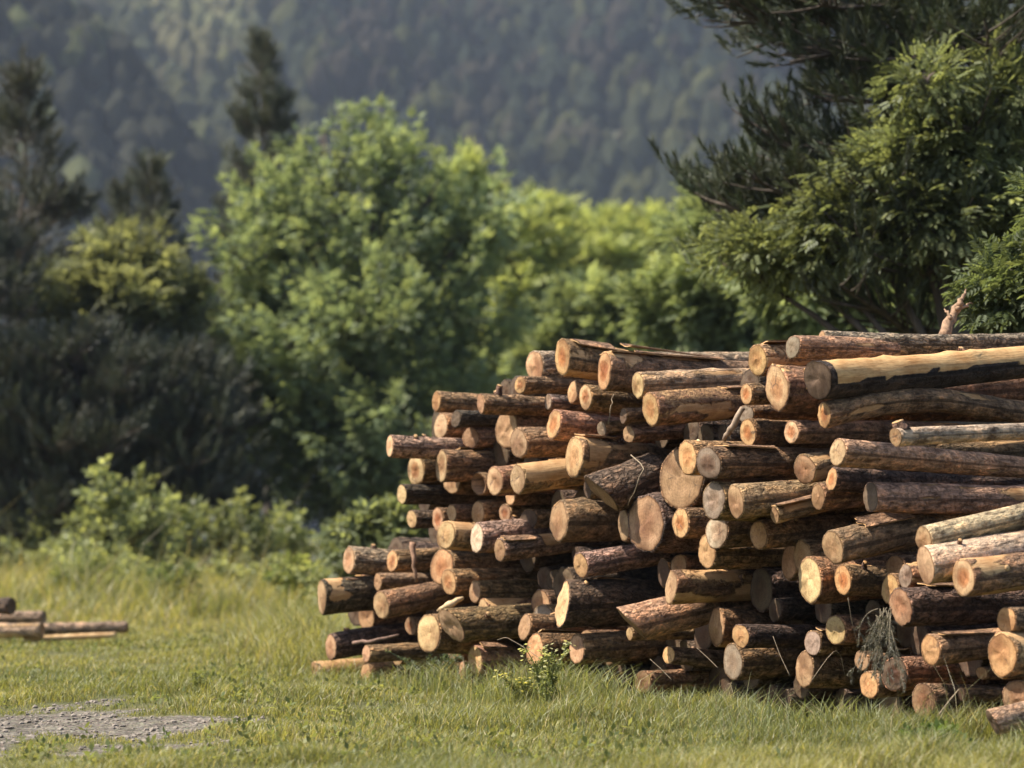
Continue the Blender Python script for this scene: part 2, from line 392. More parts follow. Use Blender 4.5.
# nearer spur on the left
n = 2600
y = RNG.uniform(400, 600, n); x = RNG.uniform(-190, -42, n)
p = xyz(x, y, spur_hill(x, y)); h = RNG.uniform(5, 11, n); wd = h * RNG.uniform(0.25, 0.45, n)
col = np.array([0.022, 0.023, 0.017])[None] * RNG.uniform(0.6, 1.5, (n, 1)); lt = RNG.random(n) < 0.16; col[lt] = col[lt] * 1.8 + np.array([0.02, 0.025, 0.0])
forest('spur_forest', p, h, wd, col, 51, 'dark woods on the nearer spur at the left')

# air between the camera and the mountain
def box(name, lo, hi, mat):
    lo, hi = np.array(lo, float), np.array(hi, float)
    V = np.array([[x, y, z] for x in (lo[0], hi[0]) for y in (lo[1], hi[1]) for z in (lo[2], hi[2])])
    Q = np.array([[0, 1, 3, 2], [4, 6, 7, 5], [0, 4, 5, 1], [2, 3, 7, 6], [0, 2, 6, 4], [1, 5, 7, 3]])
    return mesh_obj(name, V, Q, mat, smooth=False)
hm = bpy.data.materials.new('haze_air'); hm.use_nodes = True; n_ = hm.node_tree.nodes
for xx in list(n_): n_.remove(xx)
out = n_.new('ShaderNodeOutputMaterial'); pv = n_.new('ShaderNodeVolumePrincipled')
pv.inputs['Color'].default_value = (0.63, 0.75, 1.0, 1); pv.inputs['Density'].default_value = 0.00016; pv.inputs['Anisotropy'].default_value = 0.2
hm.node_tree.links.new(pv.outputs[0], out.inputs['Volume'])
hz = box('haze', (-3100, -420, -6), (3100, 3050, 620), hm); hz['kind'] = 'stuff'

# ------------------------------------------------------------------ the log stack
WOOD = {'p': (0.55, 0.37, 0.215), 'o': (0.55, 0.33, 0.16), 'b': (0.40, 0.245, 0.14), 'g': (0.29, 0.225, 0.165), 'd': (0.125, 0.085, 0.056),  # dark tone: real dark ends, plus shade painted on dim and recessed ones
        'w': (0.58, 0.47, 0.36), 'r': (0.44, 0.265, 0.155), 'y': (0.56, 0.385, 0.205)}
TONEW = {'p': 'pale', 'o': 'orange', 'b': 'brown', 'g': 'greyish', 'd': 'dark', 'w': 'whitish', 'r': 'reddish', 'y': 'yellowish'}
BARKC = {'n': (0.24, 0.152, 0.088), 'k': (0.10, 0.074, 0.057), 's': (0.28, 0.21, 0.155), 'r': (0.28, 0.178, 0.115), 'y': (0.25, 0.16, 0.095),
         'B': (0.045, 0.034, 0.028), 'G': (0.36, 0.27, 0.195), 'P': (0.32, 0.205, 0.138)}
PLATES = {'k': 1.0, 's': 1.0, 'n': .85, 'y': .6, 'r': .55, 'B': .4, 'G': .2, 'P': .45}
# key, u, v, width, height of the sawn end in the picture, slope of the log, depth step, end tone, bark, length, extras
LOGS = [
 ('A1',436.5,401.5,9,20,-2,.05,'o','n',2.6,dict(bare=(.36,.62,0.9))), ('A2',441,426,13,28,0,-.12,'p','n',2.6,{}), ('A3',481,404,7,22,-1,.12,'b','n',2.8,{}),
 ('A4',456,419,10,17,-1,.05,'d','k',2.6,{}), ('A5',471,438,18,20,0,-.1,'b','n',2.6,{}), ('A6',507,430,24,36,-6,-.1,'p','n',2.6,{}), ('A7',519,443,18,31,0,.05,'p','n',2.6,{}),
 ('A8',390,446,7,23.5,0,.35,'p','s',2.9,{}), ('A9',416,470,18,30,0,0,'p','n',2.8,dict(heart=.9)), ('A10',441.5,466,13,31,3,.12,'p','n',2.7,dict(lean=2)), ('A11',452,482,17,25,0,-.1,'b','n',2.6,{}),
 ('A12',444,445,6,13,0,-.05,'g','n',2.4,{}), ('A13',479,484,16,23,0,-.1,'b','n',2.6,dict(hollow=1)), ('A14',495,481,15,32,0,.0,'p','n',2.6,{}), ('A15',518,479,15,31,5,.12,'p','y',2.6,dict(bare=(0,.5,1))),
 ('A16',511,493,11,26,0,-.08,'p','n',2.5,{}), ('A17',402,494,10,20,0,.15,'p','k',2.8,{}),
 ('E2',412,519,10,19,0,0,'p','k',2.7,{}), ('E3',438,519,12,24,0,0,'r','n',2.7,dict(heart=1)), ('E4',452,513,10,17,0,0,'p','n',2.6,{}), ('E5',478,513,13,25,0,-.05,'r','n',2.6,{}),
 ('E6',505,513,12,19,0,-.1,'b','n',2.5,dict(heart=1)), ('E7',446,535,18,30,-3,.15,'y','y',2.7,dict(bare=(0,.18,.9))), ('E8',477,538,13,30,6,.15,'w','s',2.7,dict(lean=5)), ('E9',500,550,12,22,5,.15,'b','s',2.7,dict(bare=(.28,.5,.75))),
 ('E10',442,567,24,37,0,-.05,'o','n',2.7,dict(heart=.7)), ('E11',449,582,15,27,4,.08,'o','n',2.7,dict(heart=.7)),
 ('G1',349,560,12,28,0,.1,'r','s',2.9,dict(heart=.5)), ('G2',392.5,561,12,21,0,.1,'o','n',2.9,dict(heart=.7)), ('G3',358,580,8,16,0,-.05,'o','n',2.7,{}), ('G4',378,582,8,18,0,.0,'b','r',2.7,{}),
 ('G5',322,597,9.5,35,1,.3,'p','k',3.0,dict(bare=(0,.17,1.0))), ('G6',381.5,605,15,30,8,.25,'p','r',2.9,{}), ('G7',367,616,18,27,0,-.1,'b','n',2.7,{}), ('G8',411,626,12,19,0,0,'b','n',2.6,dict(heart=.8)),
 ('G9',331,647,11,27,4,.25,'r','k',2.9,dict(heart=.4)), ('G11',366.5,654,8,18,1,.2,'r','n',2.8,{}), ('G12',398,655,12,22,0,0,'b','n',2.7,{}),
 ('G13',429,633,23,42,0,.05,'p','n',2.8,{}), ('G14',452,626,22,36,6,.28,'p','n',2.8,dict(lean=-12)), ('G15',452,648,18,26,0,-.05,'r','n',2.7,{}), ('G16',316,675,11,26,6,.15,'b','r',2.8,dict(bare=(0,.45,.75))),
 ('G17',366,672,10,19,0,.1,'b','n',2.7,{}), ('G18',445,670,8,16,0,0,'g','n',2.6,{}),
 ('H2',475,592,12.5,22,0,0,'b','n',2.6,{}), ('H3',484,611,11,25,2,.05,'p','y',2.6,dict(bare=(0,.3,.8))), ('H4',525,627,13,27,0,0,'b','n',2.6,dict(lean=3)), ('H5',541,604,20,28,0,-.12,'b','n',2.6,{}),
 ('H5b',543,620,24,30,0,-.02,'g','n',2.6,{}), ('H6',555,580,18,21,0,-.3,'d','n',2.5,{}), ('H7',563,604,12,52,-2,.2,'p','k',2.6,dict(lean=8)), ('H8',581,565,15,25,14,.1,'o','s',.6,{}),
 ('H9',475.5,660,15,29,0,.1,'p','r',2.7,dict(heart=.4)), ('H11',463,670,7,19,0,0,'b','n',2.6,{}), ('H12',535,650,18,35,0,.05,'o','n',2.6,{}), ('H13',577,649,16,30,0,0,'r','n',2.5,{}),
 ('H14',588,638,15,16,0,-.05,'b','n',2.5,{}), ('H15',563,635,7,12,0,-.05,'o','n',2.4,{}), ('H16',500,632,9,14,0,-.2,'d','n',2.4,{}), ('H17',491,641,18,18,0,-.25,'d','n',2.4,{}),
 ('B1',535,366,19,30,0,0,'p','s',2.7,{}), ('B2',562.5,357,16,35,-6,.1,'o','y',2.7,dict(heart=1,bare=(.3,2.0,.35))), ('B3',604.5,371,15,37,-3,.15,'o','r',2.8,dict(heart=1,bare=(.05,.28,.62))), ('B4',638,385,12.5,29,2,.15,'y','P',2.7,{}),
 ('B5',651,409,16,36,3,.2,'o','y',2.6,dict(heart=.7,bare=(0,1.0,.52))), ('B6',520.5,385,11,18,-3,.1,'o','n',2.7,dict(heart=.8)), ('B7',586,397,13,26,-6,.1,'p','n',2.5,dict(heart=1)), ('B8',573,392,10,24,-6,-.05,'p','r',2.5,{}),
 ('B9',548.5,402,7,17,-7,.0,'g','s',2.5,{}), ('B10',554,424,14,30,-8,.12,'o','r',2.5,dict(heart=.9)), ('B11',602,429,10,15,0,-.05,'g','y',2.4,{}), ('B12',623.5,416,7,16,0,.05,'g','n',2.5,{}), ('B13',629,434,12,18,0,0,'r','n',2.5,{}),
 ('B14',574.5,457,18,43,-2,.15,'y','y',2.6,dict(heart=.5,bare=(0,.22,.9))), ('F1',549,480,9,17,0,-.05,'b','r',2.5,{}), ('F3',602,494,15,44,22,.2,'b','k',.44,dict(lean=-20,fix=1)), ('F3b',588,489,8,20,0,0,'d','n',2.4,{}),
 ('F4',559,521,17,42,-2,.12,'b','r',2.6,{}), ('F5',646,524,36,63,0,0.06,'b','k',2.6,dict(fix=1)), ('F5b',624,525,12,32,0,0.02,'b','n',2.6,dict(fix=1)), ('F6',682,477,45,66,0,0,'b','n',2.6,dict(fix=1)), ('F7',681,523,18,30,0,0.12,'o','n',2.5,dict(heart=1)), ('F8',529,519,18,20,0,-.2,'d','n',2.5,{}),  # broad half-shaded log: black bark paints in the shade on its side
 ('T1',688,458,19,35,0,0.3,'o','n',2.5,dict(heart=.6,fix=1)), ('T2',709,463,25,34,-1,0.42,'g','n',2.7,dict(heart=.6,fix=1)), ('T3',714,501,24,38,0,0.14,'g','n',2.6,{}), ('T4',736,502,17,33,3,0.22,'p','r',2.6,dict(lean=-2)), ('T5',782,498,18,29,0,0,'y','k',2.6,{}),
 ('T6',717,532,24,34,0,.05,'w','n',2.6,{}), ('T7',707,552,18,34,0,0,'o','n',2.6,{}), ('T8',759,535,18,29,8,.05,'o','n',2.5,{}), ('T9',736,555,24,24,0,-.05,'y','n',2.5,{}), ('T10',805,469,22,31,4,.05,'b','y',2.5,{}),
 ('T11',775,515,9,17,15,.2,'b','y',.42,dict(bare=(0,.6,.7))), ('T12',818.5,497,13,29,2,.05,'r','n',2.6,{}),
 ('U1',758,360,20,32,2,.05,'o','y',2.8,dict(bare=(.03,.4,.6),heart=.5)), ('U2',777,388,22,50,0,.1,'y','r',2.8,dict(heart=.7)), ('U3',746.5,394,12,23,0,.1,'o','n',2.7,dict(heart=1)), ('U4',746,414,17,18,0,-.05,'g','n',2.5,{}),
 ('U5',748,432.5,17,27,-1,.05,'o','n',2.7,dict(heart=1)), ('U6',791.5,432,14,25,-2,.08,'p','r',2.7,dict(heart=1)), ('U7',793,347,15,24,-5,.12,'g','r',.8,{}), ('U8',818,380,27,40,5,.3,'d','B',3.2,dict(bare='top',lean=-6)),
 ('U9',822,342,9,22,0,-.1,'b','s',3.2,{}), ('V1',824.5,415,13,29,3,.2,'o','r',3.0,dict(heart=.8,bend=.06)), ('V3',896,437,12,18,2,.3,'b','G',2.6,dict(bare=(0,.18,.8))), ('V4',838,452,17,26,-4.5,.3,'p','P',2.8,{}),
 ('V5',832,479,11,24,-1,.1,'o','k',2.7,dict(heart=.9)), ('V6',871,497,16,31,0,.1,'d','r',2.6,{}),
 ('W1',833,547,20,37,13,.25,'b','r',2.3,{}), ('W2',924,539,15,26,15,.3,'b','G',2.2,{}), ('W3',926,565,15,40,9,.35,'p','G',2.4,{}), ('W4',964,577,22,39,3,.35,'p','y',2.6,dict(heart=1,bare=(.02,.2,.7))),
 ('W5',810,580,24,47,3,.1,'y','n',2.6,{}), ('W6',843,580,18,31,0,.05,'o','n',2.6,dict(heart=1)), ('W7',790,562,16,38,0,-.2,'b','n',2.5,{}), ('W7b',803,557,18,36,0,-.1,'b','n',2.5,{}),
 ('W8',895,566,18,22,0,-.05,'b','n',2.5,{}), ('W9',890,589,17,31,0,-.02,'o','n',2.5,{}), ('W10',906,576,14,25,3,.1,'g','y',2.5,{}), ('W11',901,607,22,41,2,.25,'r','k',2.7,dict(heart=.5,lean=-4)), ('W12',1007,620,19,28,0,.2,'o','n',2.6,{}),
 ('W13',1003,655,32,44,2,.25,'o','y',2.6,dict(heart=.3,bare=(0,.3,.8))), ('W14',931,650,20,30,4,.2,'o','r',2.6,{}), ('W15',836,630,21,30,0,0,'y','n',2.5,{}), ('W16',813,643,18,25,0,0,'g','n',2.5,{}), ('W17',805,669,18,38,0,0,'b','n',2.5,{}),
 ('W18',862,661,14,21,0,0,'b','n',2.5,{}), ('W19',869,685,18,29,0,.05,'o','n',2.5,{}), ('W20',895,674,26,35,0,.05,'d','n',2.5,dict(heart=1)), ('W21',924,700,25,34,0,.1,'b','n',2.5,dict(heart=.6)), ('W22',1018,697,30,35,0,.2,'b','n',2.5,{}),
 ('W23',993,722,9,26,13,.45,'d','P',1.5,dict(lean=-8)), ('W24',982,673,12,13,0,-.1,'o','n',2.4,{}), ('W25',962,694,7,13,-1,.05,'r','r',2.4,{}),
 ('X1',717,627,16,41,0,-.1,'b','n',2.5,{}), ('X2',741,636,18,25,1,.1,'o','k',2.7,{}), ('X3',733,662,20,36,0,0,'g','n',2.6,{}), ('X4',632,624,9,38,11,.3,'b','P',.95,dict(lean=-26)), ('X5',671,587,11,36,2,.15,'p','y',2.5,dict(bare=(0,.6,.55))),
 ('X6',679,566,17,24,0,-.2,'b','n',2.5,{}), ('X6b',664,573,14,28,0,-.25,'d','n',2.5,{}), ('X7',669,655,13,18,0,0,'o','n',2.5,{}), ('X8',609,653,18,27,0,-.1,'b','n',2.5,{}), ('X9',643,682,18,22,0,-.1,'r','n',2.5,{}), ('X10',630,634,7,13,0,0,'p','n',2.4,{}),
]
REF = {'F6':'the broadest round sawn end','F5':'the broad half-shaded sawn end','F3':'the black slanting log','U8':'the bare orange top log','A8':'the far-sticking upper left log','G5':'the pale-tipped leftmost log',
 'H7':'the black log with narrow pale cut','X4':'the pointed purple-barked log','T2':'the round grey sawn end','A13':'the hollow log end','E8':'the whitish slanting cut','G13':'the large low pale cut',
 'W13':'the big orange end with pith hole','W5':'the tall pale lit end','W11':'the red-brown end on black bark','W1':'the rising log with yellow knot','W4':'the pale end with dark heart','U2':'the tall oval pale end',
 'B5':'the patchy barked upper log','B2':'the top log with loose bark','V4':'the long smooth reddish log','X2':'the jagged orange end','W20':'the dark round end in grass','E10':'the wide orange-brown end','X5':'the narrow pale cut on yellow bark',
 'G16':'the orange log lowest left','G9':'the dark log above the lowest left one','A3':'the log with upright stub','B14':'the tall yellow end','W2':'the grey bare rising log','T11':'the splintered slanting log','F4':'the thick two-step brown end','A9':'the round pale left end'}
LMLABEL = {'F6':'broadest round brown sawn end, set back high in the middle of the stack','F5':'broad brown sawn end half in shade, below and left of the broadest one','F3':'black rough-barked log slanting up across the middle of the stack',
 'U8':'bare-topped orange log, black bark and painted shade beneath, charred end, on top at the right','A8':'thin dark-barked log sticking out furthest on the upper left side','G5':'leftmost log of the stack with bare pale tip and dark bark',
 'H7':'thick black-barked log with a narrow tall pale slanting cut, low in the middle','X4':'purple-barked log with pointed slanting tip, low in the middle of the stack','T2':'log with round grey weathered end and smooth brown bark right of middle',
 'A13':'log with a hollow dark ring-shaped end on the left side','E8':'log with slim whitish slanting cut on the left of the stack','G13':'large pale oval cut low on the left above the grass',
 'W13':'thick log with big orange round end and dark pith hole at right edge','W5':'tall pale oval end lit bright in the lower right of the stack','W11':'black-barked log with large red-brown end above the dead twigs',
 'W1':'thick reddish log rising to the right with bright yellow knot scar on top','W4':'log with pale ringed end and dark brown heart at the right','U2':'tall narrow oval pale end just left of the bare orange top log',
 'B5':'upper log with patchy yellow and brown bark and orange end','B2':'topmost log of the left half with loose bark flap and orange heart','V4':'long straight smooth reddish-brown log running to the right edge',
 'X2':'log with small jagged orange broken end above the grass','W20':'log with dark brown round end low beside dead twigs','E10':'wide orange-brown end tucked behind a narrower cut on the left','X5':'log with narrow pale cut and yellow flaking bark, low in the middle',
 'G16':'orange-barked log lying lowest at the left end of the stack','G9':'dark-barked log with pinkish end second from the bottom at far left','A3':'upper left log with an upright branch stub on top','B14':'log with tall narrow yellow end and a twig on top',
 'W2':'grey barkless log rising steeply to the right edge','T11':'short splintered log slanting up with torn bare wood','F4':'thick log with stepped brown end left of the broad half-shaded end','A9':'log with round pale end and dark heart on the left side',
 'U9':'long thin rough log lying topmost along the right','U7':'short reddish log with grey round end on top left of the bare orange log','W23':'purple-brown log fallen in the grass at the bottom right corner','V1':'crooked reddish knotty log with an upright stub below the bare orange log',
 'V3':'pale brown log with chopped stub at its tip, right edge above smooth reddish log','W3':'pale smooth log with tall narrow pointed end near the right edge','G6':'dark reddish log with pale end rising to the right, lower left','G1':'log with pinkish end and sunlit flaky grey bark, lower left'}
def depth_on_face(u, v, p):
    r = ray(u, v); return (K0 - p) / float(r @ PA)
E1 = np.array([0.559, -0.829, 0.0])
rows = [dict(key=k, u=u, v=v, w=w_, h=h_, sl=sl, p=p, tone=t, bark=b, L=L, ex=ex) for (k, u, v, w_, h_, sl, p, t, b, L, ex) in LOGS]
def section(r):
    d = depth_on_face(r['u'], r['v'], r['p']); P = at(r['u'], r['v'], d); r['P'] = P; r['d'] = d; r['R'] = r['h'] * 0.5 * d / F
    r['c'] = np.array([P @ E1, P[2]])
for r in rows: section(r); r['p0'] = r['p']
# let ends that would run through each other step back or forward along the line of sight
for it in range(40):
    for i in range(len(rows)):
        for j in range(i + 1, len(rows)):
            a, b = rows[i], rows[j]
            dd = np.linalg.norm(a['c'] - b['c']); need = (a['R'] + b['R']) * 0.93
            if dd < need:
                s = 0.012 if (a['p0'], -a['R']) < (b['p0'], -b['R']) else -0.012
                if abs(a['p'] - s - a['p0']) < 0.3 and 'fix' not in a['ex']: a['p'] -= s
                if abs(b['p'] + s - b['p0']) < 0.3 and 'fix' not in b['ex']: b['p'] += s
                section(a); section(b)
# thinner logs deep in the gaps, their bark and ends painted dark as shade
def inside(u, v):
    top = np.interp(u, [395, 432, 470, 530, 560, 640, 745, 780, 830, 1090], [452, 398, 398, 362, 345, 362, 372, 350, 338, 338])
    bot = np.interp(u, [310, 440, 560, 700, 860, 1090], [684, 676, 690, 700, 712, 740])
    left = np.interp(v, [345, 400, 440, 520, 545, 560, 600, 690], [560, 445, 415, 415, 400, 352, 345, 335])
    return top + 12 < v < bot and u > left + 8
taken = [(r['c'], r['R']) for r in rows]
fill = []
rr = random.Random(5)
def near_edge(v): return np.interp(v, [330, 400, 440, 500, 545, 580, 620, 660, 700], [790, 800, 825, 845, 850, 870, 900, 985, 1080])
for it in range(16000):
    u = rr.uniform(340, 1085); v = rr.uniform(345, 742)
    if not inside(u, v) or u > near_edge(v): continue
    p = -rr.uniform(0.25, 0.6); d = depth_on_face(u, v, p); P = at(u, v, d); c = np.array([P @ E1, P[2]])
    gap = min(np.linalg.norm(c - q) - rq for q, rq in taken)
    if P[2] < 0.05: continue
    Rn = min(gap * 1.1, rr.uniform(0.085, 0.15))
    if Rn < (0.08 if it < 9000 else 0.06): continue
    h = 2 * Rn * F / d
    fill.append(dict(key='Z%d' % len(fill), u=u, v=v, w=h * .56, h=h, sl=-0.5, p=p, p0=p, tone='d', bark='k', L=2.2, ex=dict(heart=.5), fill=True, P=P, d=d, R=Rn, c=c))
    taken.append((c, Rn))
print([(r['key'], round(r['p'], 2), r['p0']) for r in rows if abs(r['p'] - r['p0']) > .15]); print('logs', len(rows), 'fill', len(fill))
rows += fill

# labels: each log named by its look and by the nearest landmark log
bykey = {r['key']: r for r in rows}
def direction(du, dv):
    a = math.degrees(math.atan2(-dv, du)) % 360
    return ['right of', 'above and right of', 'above', 'above and left of', 'left of', 'below and left of', 'below', 'below and right of'][int((a + 22.5) // 45) % 8]
used = set()
for r in rows: r['label'] = LMLABEL.get(r['key'])
for r in sorted(rows, key=lambda q: -q['h']):
    if r['label']: continue
    size = 'thick' if r['h'] > 33 else ('thin' if r['h'] < 22 else 'medium')
    if r.get('fill'): look = 'recessed shade-painted thin log' if r['h'] < 26 else 'recessed shade-painted log'
    else:
        look = f"{size} log with {TONEW[r['tone']]} end"
        if r['bark'] in 'ky' and size != 'thin': look = f"{size} {'dark-barked' if r['bark'] == 'k' else 'flaky-barked'} log with {TONEW[r['tone']]} end"
    cand = sorted((math.hypot(r['u'] - bykey[k]['u'], r['v'] - bykey[k]['v']), k) for k in REF)
    done = False
    for dist, k in cand[:6]:
        wd = 'just ' if dist < 42 else ''
        s = f"{look} {wd}{direction(r['u'] - bykey[k]['u'], r['v'] - bykey[k]['v'])} {REF[k]}"
        if s not in used and len(s.split()) <= 16: done = True; break
    if not done:
        k1 = cand[0][1]
        for dist, k2 in cand[1:12]:
            s = f"{look.split(' with')[0]} between {REF[k1]} and {REF[k2]}"
            if s not in used and len(s.split()) <= 16: done = True; break
    if not done: print('LABEL?', r['key'], s)
    used.add(s); r['label'] = s

PHN = 30
def build_log(r, seed):
    ex = r['ex']; P = r['P']; R0 = r['R']; L = r['L']; rn = np.random.default_rng(seed)
    pxm = F * (PA[0] * P[1] - PA[1] * P[0]) / P[1] ** 2                      # pixels a metre along the axis moves in the picture
    dv_need = -math.tan(math.radians(r['sl'])) * pxm                          # picture rows per metre
    # v = HZ - F (z-zc)/y  ->  dv = -F (kz*y - PAy*(z-zc)) / y^2
    kz = (-dv_need * P[1] ** 2 / F + PA[1] * (P[2] - CAM[2])) / P[1]
    yaw = rn.normal(0, 0.035)
    a = unit(np.array([PA[0] * math.cos(yaw) - PA[1] * math.sin(yaw), PA[0] * math.sin(yaw) + PA[1] * math.cos(yaw), kz]))
    if r.get('fill'): a = PA
    e1 = unit(np.cross(a, [0, 0, 1.0])); e2 = np.cross(e1, a)
    view = unit(P - CAM); th = math.acos(np.clip(a @ view, -1, 1))
    tand = np.clip((r['w'] / r['h'] - math.cos(th)) / math.sin(th), -0.55, 0.6)
    kl = -ex.get('lean', 0) * 0.5 / (R0 * pxm) if 'lean' in ex else rn.normal(0, 0.05)
    kl = -kl
    ph = np.arange(PHN) / PHN * 2 * math.pi; cs, sn = np.cos(ph), np.sin(ph)
    cut = R0 * (tand * cs + kl * sn)
    ts = np.concatenate([[0, .012, .03], np.linspace(.06, 1.4, 26), np.linspace(1.4, max(1.6, L), 12)[1:]]) if L > 1.5 else np.concatenate([[0, .012, .03], np.linspace(.06, L, 26)])
    taper = 1 - 0.07 * ts * rn.uniform(0.2, 1.6)
    bend = ex.get('bend', 0.0); bs, bz = rn.normal(0, .02, 2)
    t2 = ts[:, None] + cut[None] * np.clip(1 - ts / (3 * R0 + 0.1), 0, 1)[:, None]
    ctr_z = bend * np.sin(ts * 2.6) + bz * np.sin(ts * 1.7); ctr_s = bs * np.sin(ts * 2.1)
    so = rn.uniform(0, 100, 3)
    npos = np.stack([t2 * 2.2 + so[0], np.broadcast_to(cs, t2.shape) * 1.2 + so[1], np.broadcast_to(sn, t2.shape) * 1.2 + so[2]], -1)
    lobes = fbm(npos, 2, seed); fine = fbm(npos * np.array([5, 5, 5]), 2, seed + 3)
    amp = {'k': .075, 's': .07, 'n': .045, 'y': .045, 'r': .055, 'B': .04, 'G': .035, 'P': .045}[r['bark']]
    oval = 1 + 0.05 * np.cos(2 * ph + rn.uniform(0, 6))
    rad = R0 * taper[:, None] * oval[None] * (1 + 0.10 * lobes + 1.35 * amp * fine)
    # knots
    for q in range(rn.integers(1, 4)):
        tk, pk = rn.uniform(.15, 1.3), rn.uniform(0, math.pi)
        dphi = np.angle(np.exp(1j * (ph - pk))); rad = rad + R0 * 0.13 * np.exp(-((t2 - tk) / 0.05) ** 2 - (dphi[None] / 0.35) ** 2)
    V = P + a * t2[..., None] + e1 * (rad * cs)[..., None] + e2 * (rad * sn)[..., None] + e1 * ctr_s[:, None, None] + e2 * ctr_z[:, None, None]
    V = np.maximum(V, np.array([-1e9, -1e9, 0.0]))
    m = len(ts); i, j = np.meshgrid(np.arange(m - 1), np.arange(PHN), indexing='ij')
    Q = np.stack([i * PHN + j, (i + 1) * PHN + j, (i + 1) * PHN + (j + 1) % PHN, i * PHN + (j + 1) % PHN], -1).reshape(-1, 4)
    # how bare each spot is
    bn = fbm(npos * np.array([1.6, 1.3, 1.3]) + 40, 3, seed + 9)
    bare = np.full(t2.shape, 0.0)
    base = {'k': -.25, 's': -.1, 'n': .13, 'y': .38, 'r': .15, 'B': 0, 'G': .12, 'P': .06}[r['bark']]
    bare = base + 0.95 * bn
    bb = ex.get('bare')
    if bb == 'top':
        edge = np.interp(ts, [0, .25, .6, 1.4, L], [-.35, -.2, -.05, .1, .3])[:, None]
        bare = np.where(np.broadcast_to(sn, t2.shape) + 0.25 * bn > edge - 0.1 + 0.22 * fine, 0.8, .05) + 0.45 * bn  # lower side black: dark bark together with shade painted in
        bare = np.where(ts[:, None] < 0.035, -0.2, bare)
    elif bb:
        t0, t1, s = bb
        win = np.clip((t2 - t0 + 0.02 + 0.06 * bn) / 0.04, 0, 1) * np.clip((t1 - t2 + 0.12 * bn) / 0.06, 0, 1)
        up = np.clip(np.broadcast_to(sn, t2.shape) * 0.6 + 0.75, 0, 1)
        bare = np.maximum(bare, win * s * up + 0.12 * bn * win)
    bare = np.clip(bare, 0, 1)
    bc = np.stack([t2 + so[0], np.broadcast_to(ph * R0, t2.shape)], -1)
    # bark ring on the cut, then the far end closed
    rb = 0.93 if r['bark'] not in 'GB' else 0.985
    ring = P + a * cut[:, None] + (V[0] - P - a * cut[:, None]) * rb
    far = V[-1].mean(0)
    nV = m * PHN; VV = np.concatenate([V.reshape(-1, 3), ring, far[None]])
    j = np.arange(PHN)
    Q2 = np.stack([j, (j + 1) % PHN, nV + (j + 1) % PHN, nV + j], -1)
    T2 = np.stack([(m - 1) * PHN + j, np.full(PHN, nV + PHN), (m - 1) * PHN + (j + 1) % PHN], -1)
    shade = rn.uniform(0.75, 1.3)
    tone = np.array(BARKC[r['bark']]) * shade * rn.uniform(0.93, 1.07, 3)
    wood = np.array((.48, .31, .16) if r['bark'] != 'B' else (.52, .335, .16)) * np.array([1, 1, 1]) * rn.uniform(.85, 1.1)
    if r['bark'] == 'G': wood = np.array([.50, .40, .30])
    ext = lambda x, fillv: np.concatenate([x.reshape(-1, *x.shape[2:]), np.repeat(x[0], 1, 0), fillv])
    bare_e = ext(bare, np.array([1.0])); bc_e = np.concatenate([bc.reshape(-1, 2), bc[0], bc[0][:1]])
    n_all = len(VV)
    root = thing('log', r['label'], 'log', P, 'logs in the stack')
    body = mesh_obj('bark', VV - P, [np.concatenate([Q, Q2]), T2], M_BARK, root, True,
                    dict(bc=bc_e, bare=bare_e, plates=np.full(n_all, PLATES[r['bark']]), tone=np.tile(tone, (n_all, 1)), wood=np.tile(wood, (n_all, 1))))
    # sawn end
    fr = np.array([0.0, .15, .35, .55, .75, .92, 1.0]); c0 = (V[0] - P - a * cut[:, None]); hol = ex.get('hollow')
    pith = (e1 * rn.normal(0, .06) + e2 * rn.normal(0, .06)) * R0
    pts, rad_, fc = [], [], []
    wv = wobble = fbm(xyz(cs * 2 + so[0], sn * 2, 0 * cs), 2, seed + 5)
    for f in fr:
        k = f * (rb + .006)
        q = P - a * 0.003 + a * (cut * k)[:, None] + c0 * k + pith * (1 - f) ** 2
        q = q - a * ((0.012 * fbm(xyz(cs * f * 3 + so[1], sn * f * 3, 0 * cs), 2, seed + 6) + .004) * R0 / .12 * (1 - f ** 4))[:, None]
        if hol and f < 0.78: q = q + a * (0.16 if f < .7 else 0.10)
        pts.append(q); rad_.append(np.full(PHN, f)); fc.append(np.stack([c0 @ e1 * k + so[0], c0 @ e2 * k + so[1]], -1))
    D = np.concatenate(pts); kf = len(fr); i, j = np.meshgrid(np.arange(kf - 1), np.arange(PHN), indexing='ij')
    Qf = np.stack([i * PHN + j, (i + 1) * PHN + j, (i + 1) * PHN + (j + 1) % PHN, i * PHN + (j + 1) % PHN], -1).reshape(-1, 4)[:, ::-1]
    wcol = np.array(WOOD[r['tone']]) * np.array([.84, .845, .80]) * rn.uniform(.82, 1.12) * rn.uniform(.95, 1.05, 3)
    heart = ex.get('heart', rn.uniform(0, .45))
    mesh_obj('sawn_end', D - P, Qf, M_SAWN, root, True, dict(fc=np.concatenate(fc), rad=np.concatenate(rad_), wood=np.tile(wcol, (len(D), 1)), heart=np.full(len(D), heart)))
    r['root'] = root; r['a'] = a; r['e1'] = e1; r['e2'] = e2
    return root

for q, r in enumerate(rows): build_log(r, 100 + q)
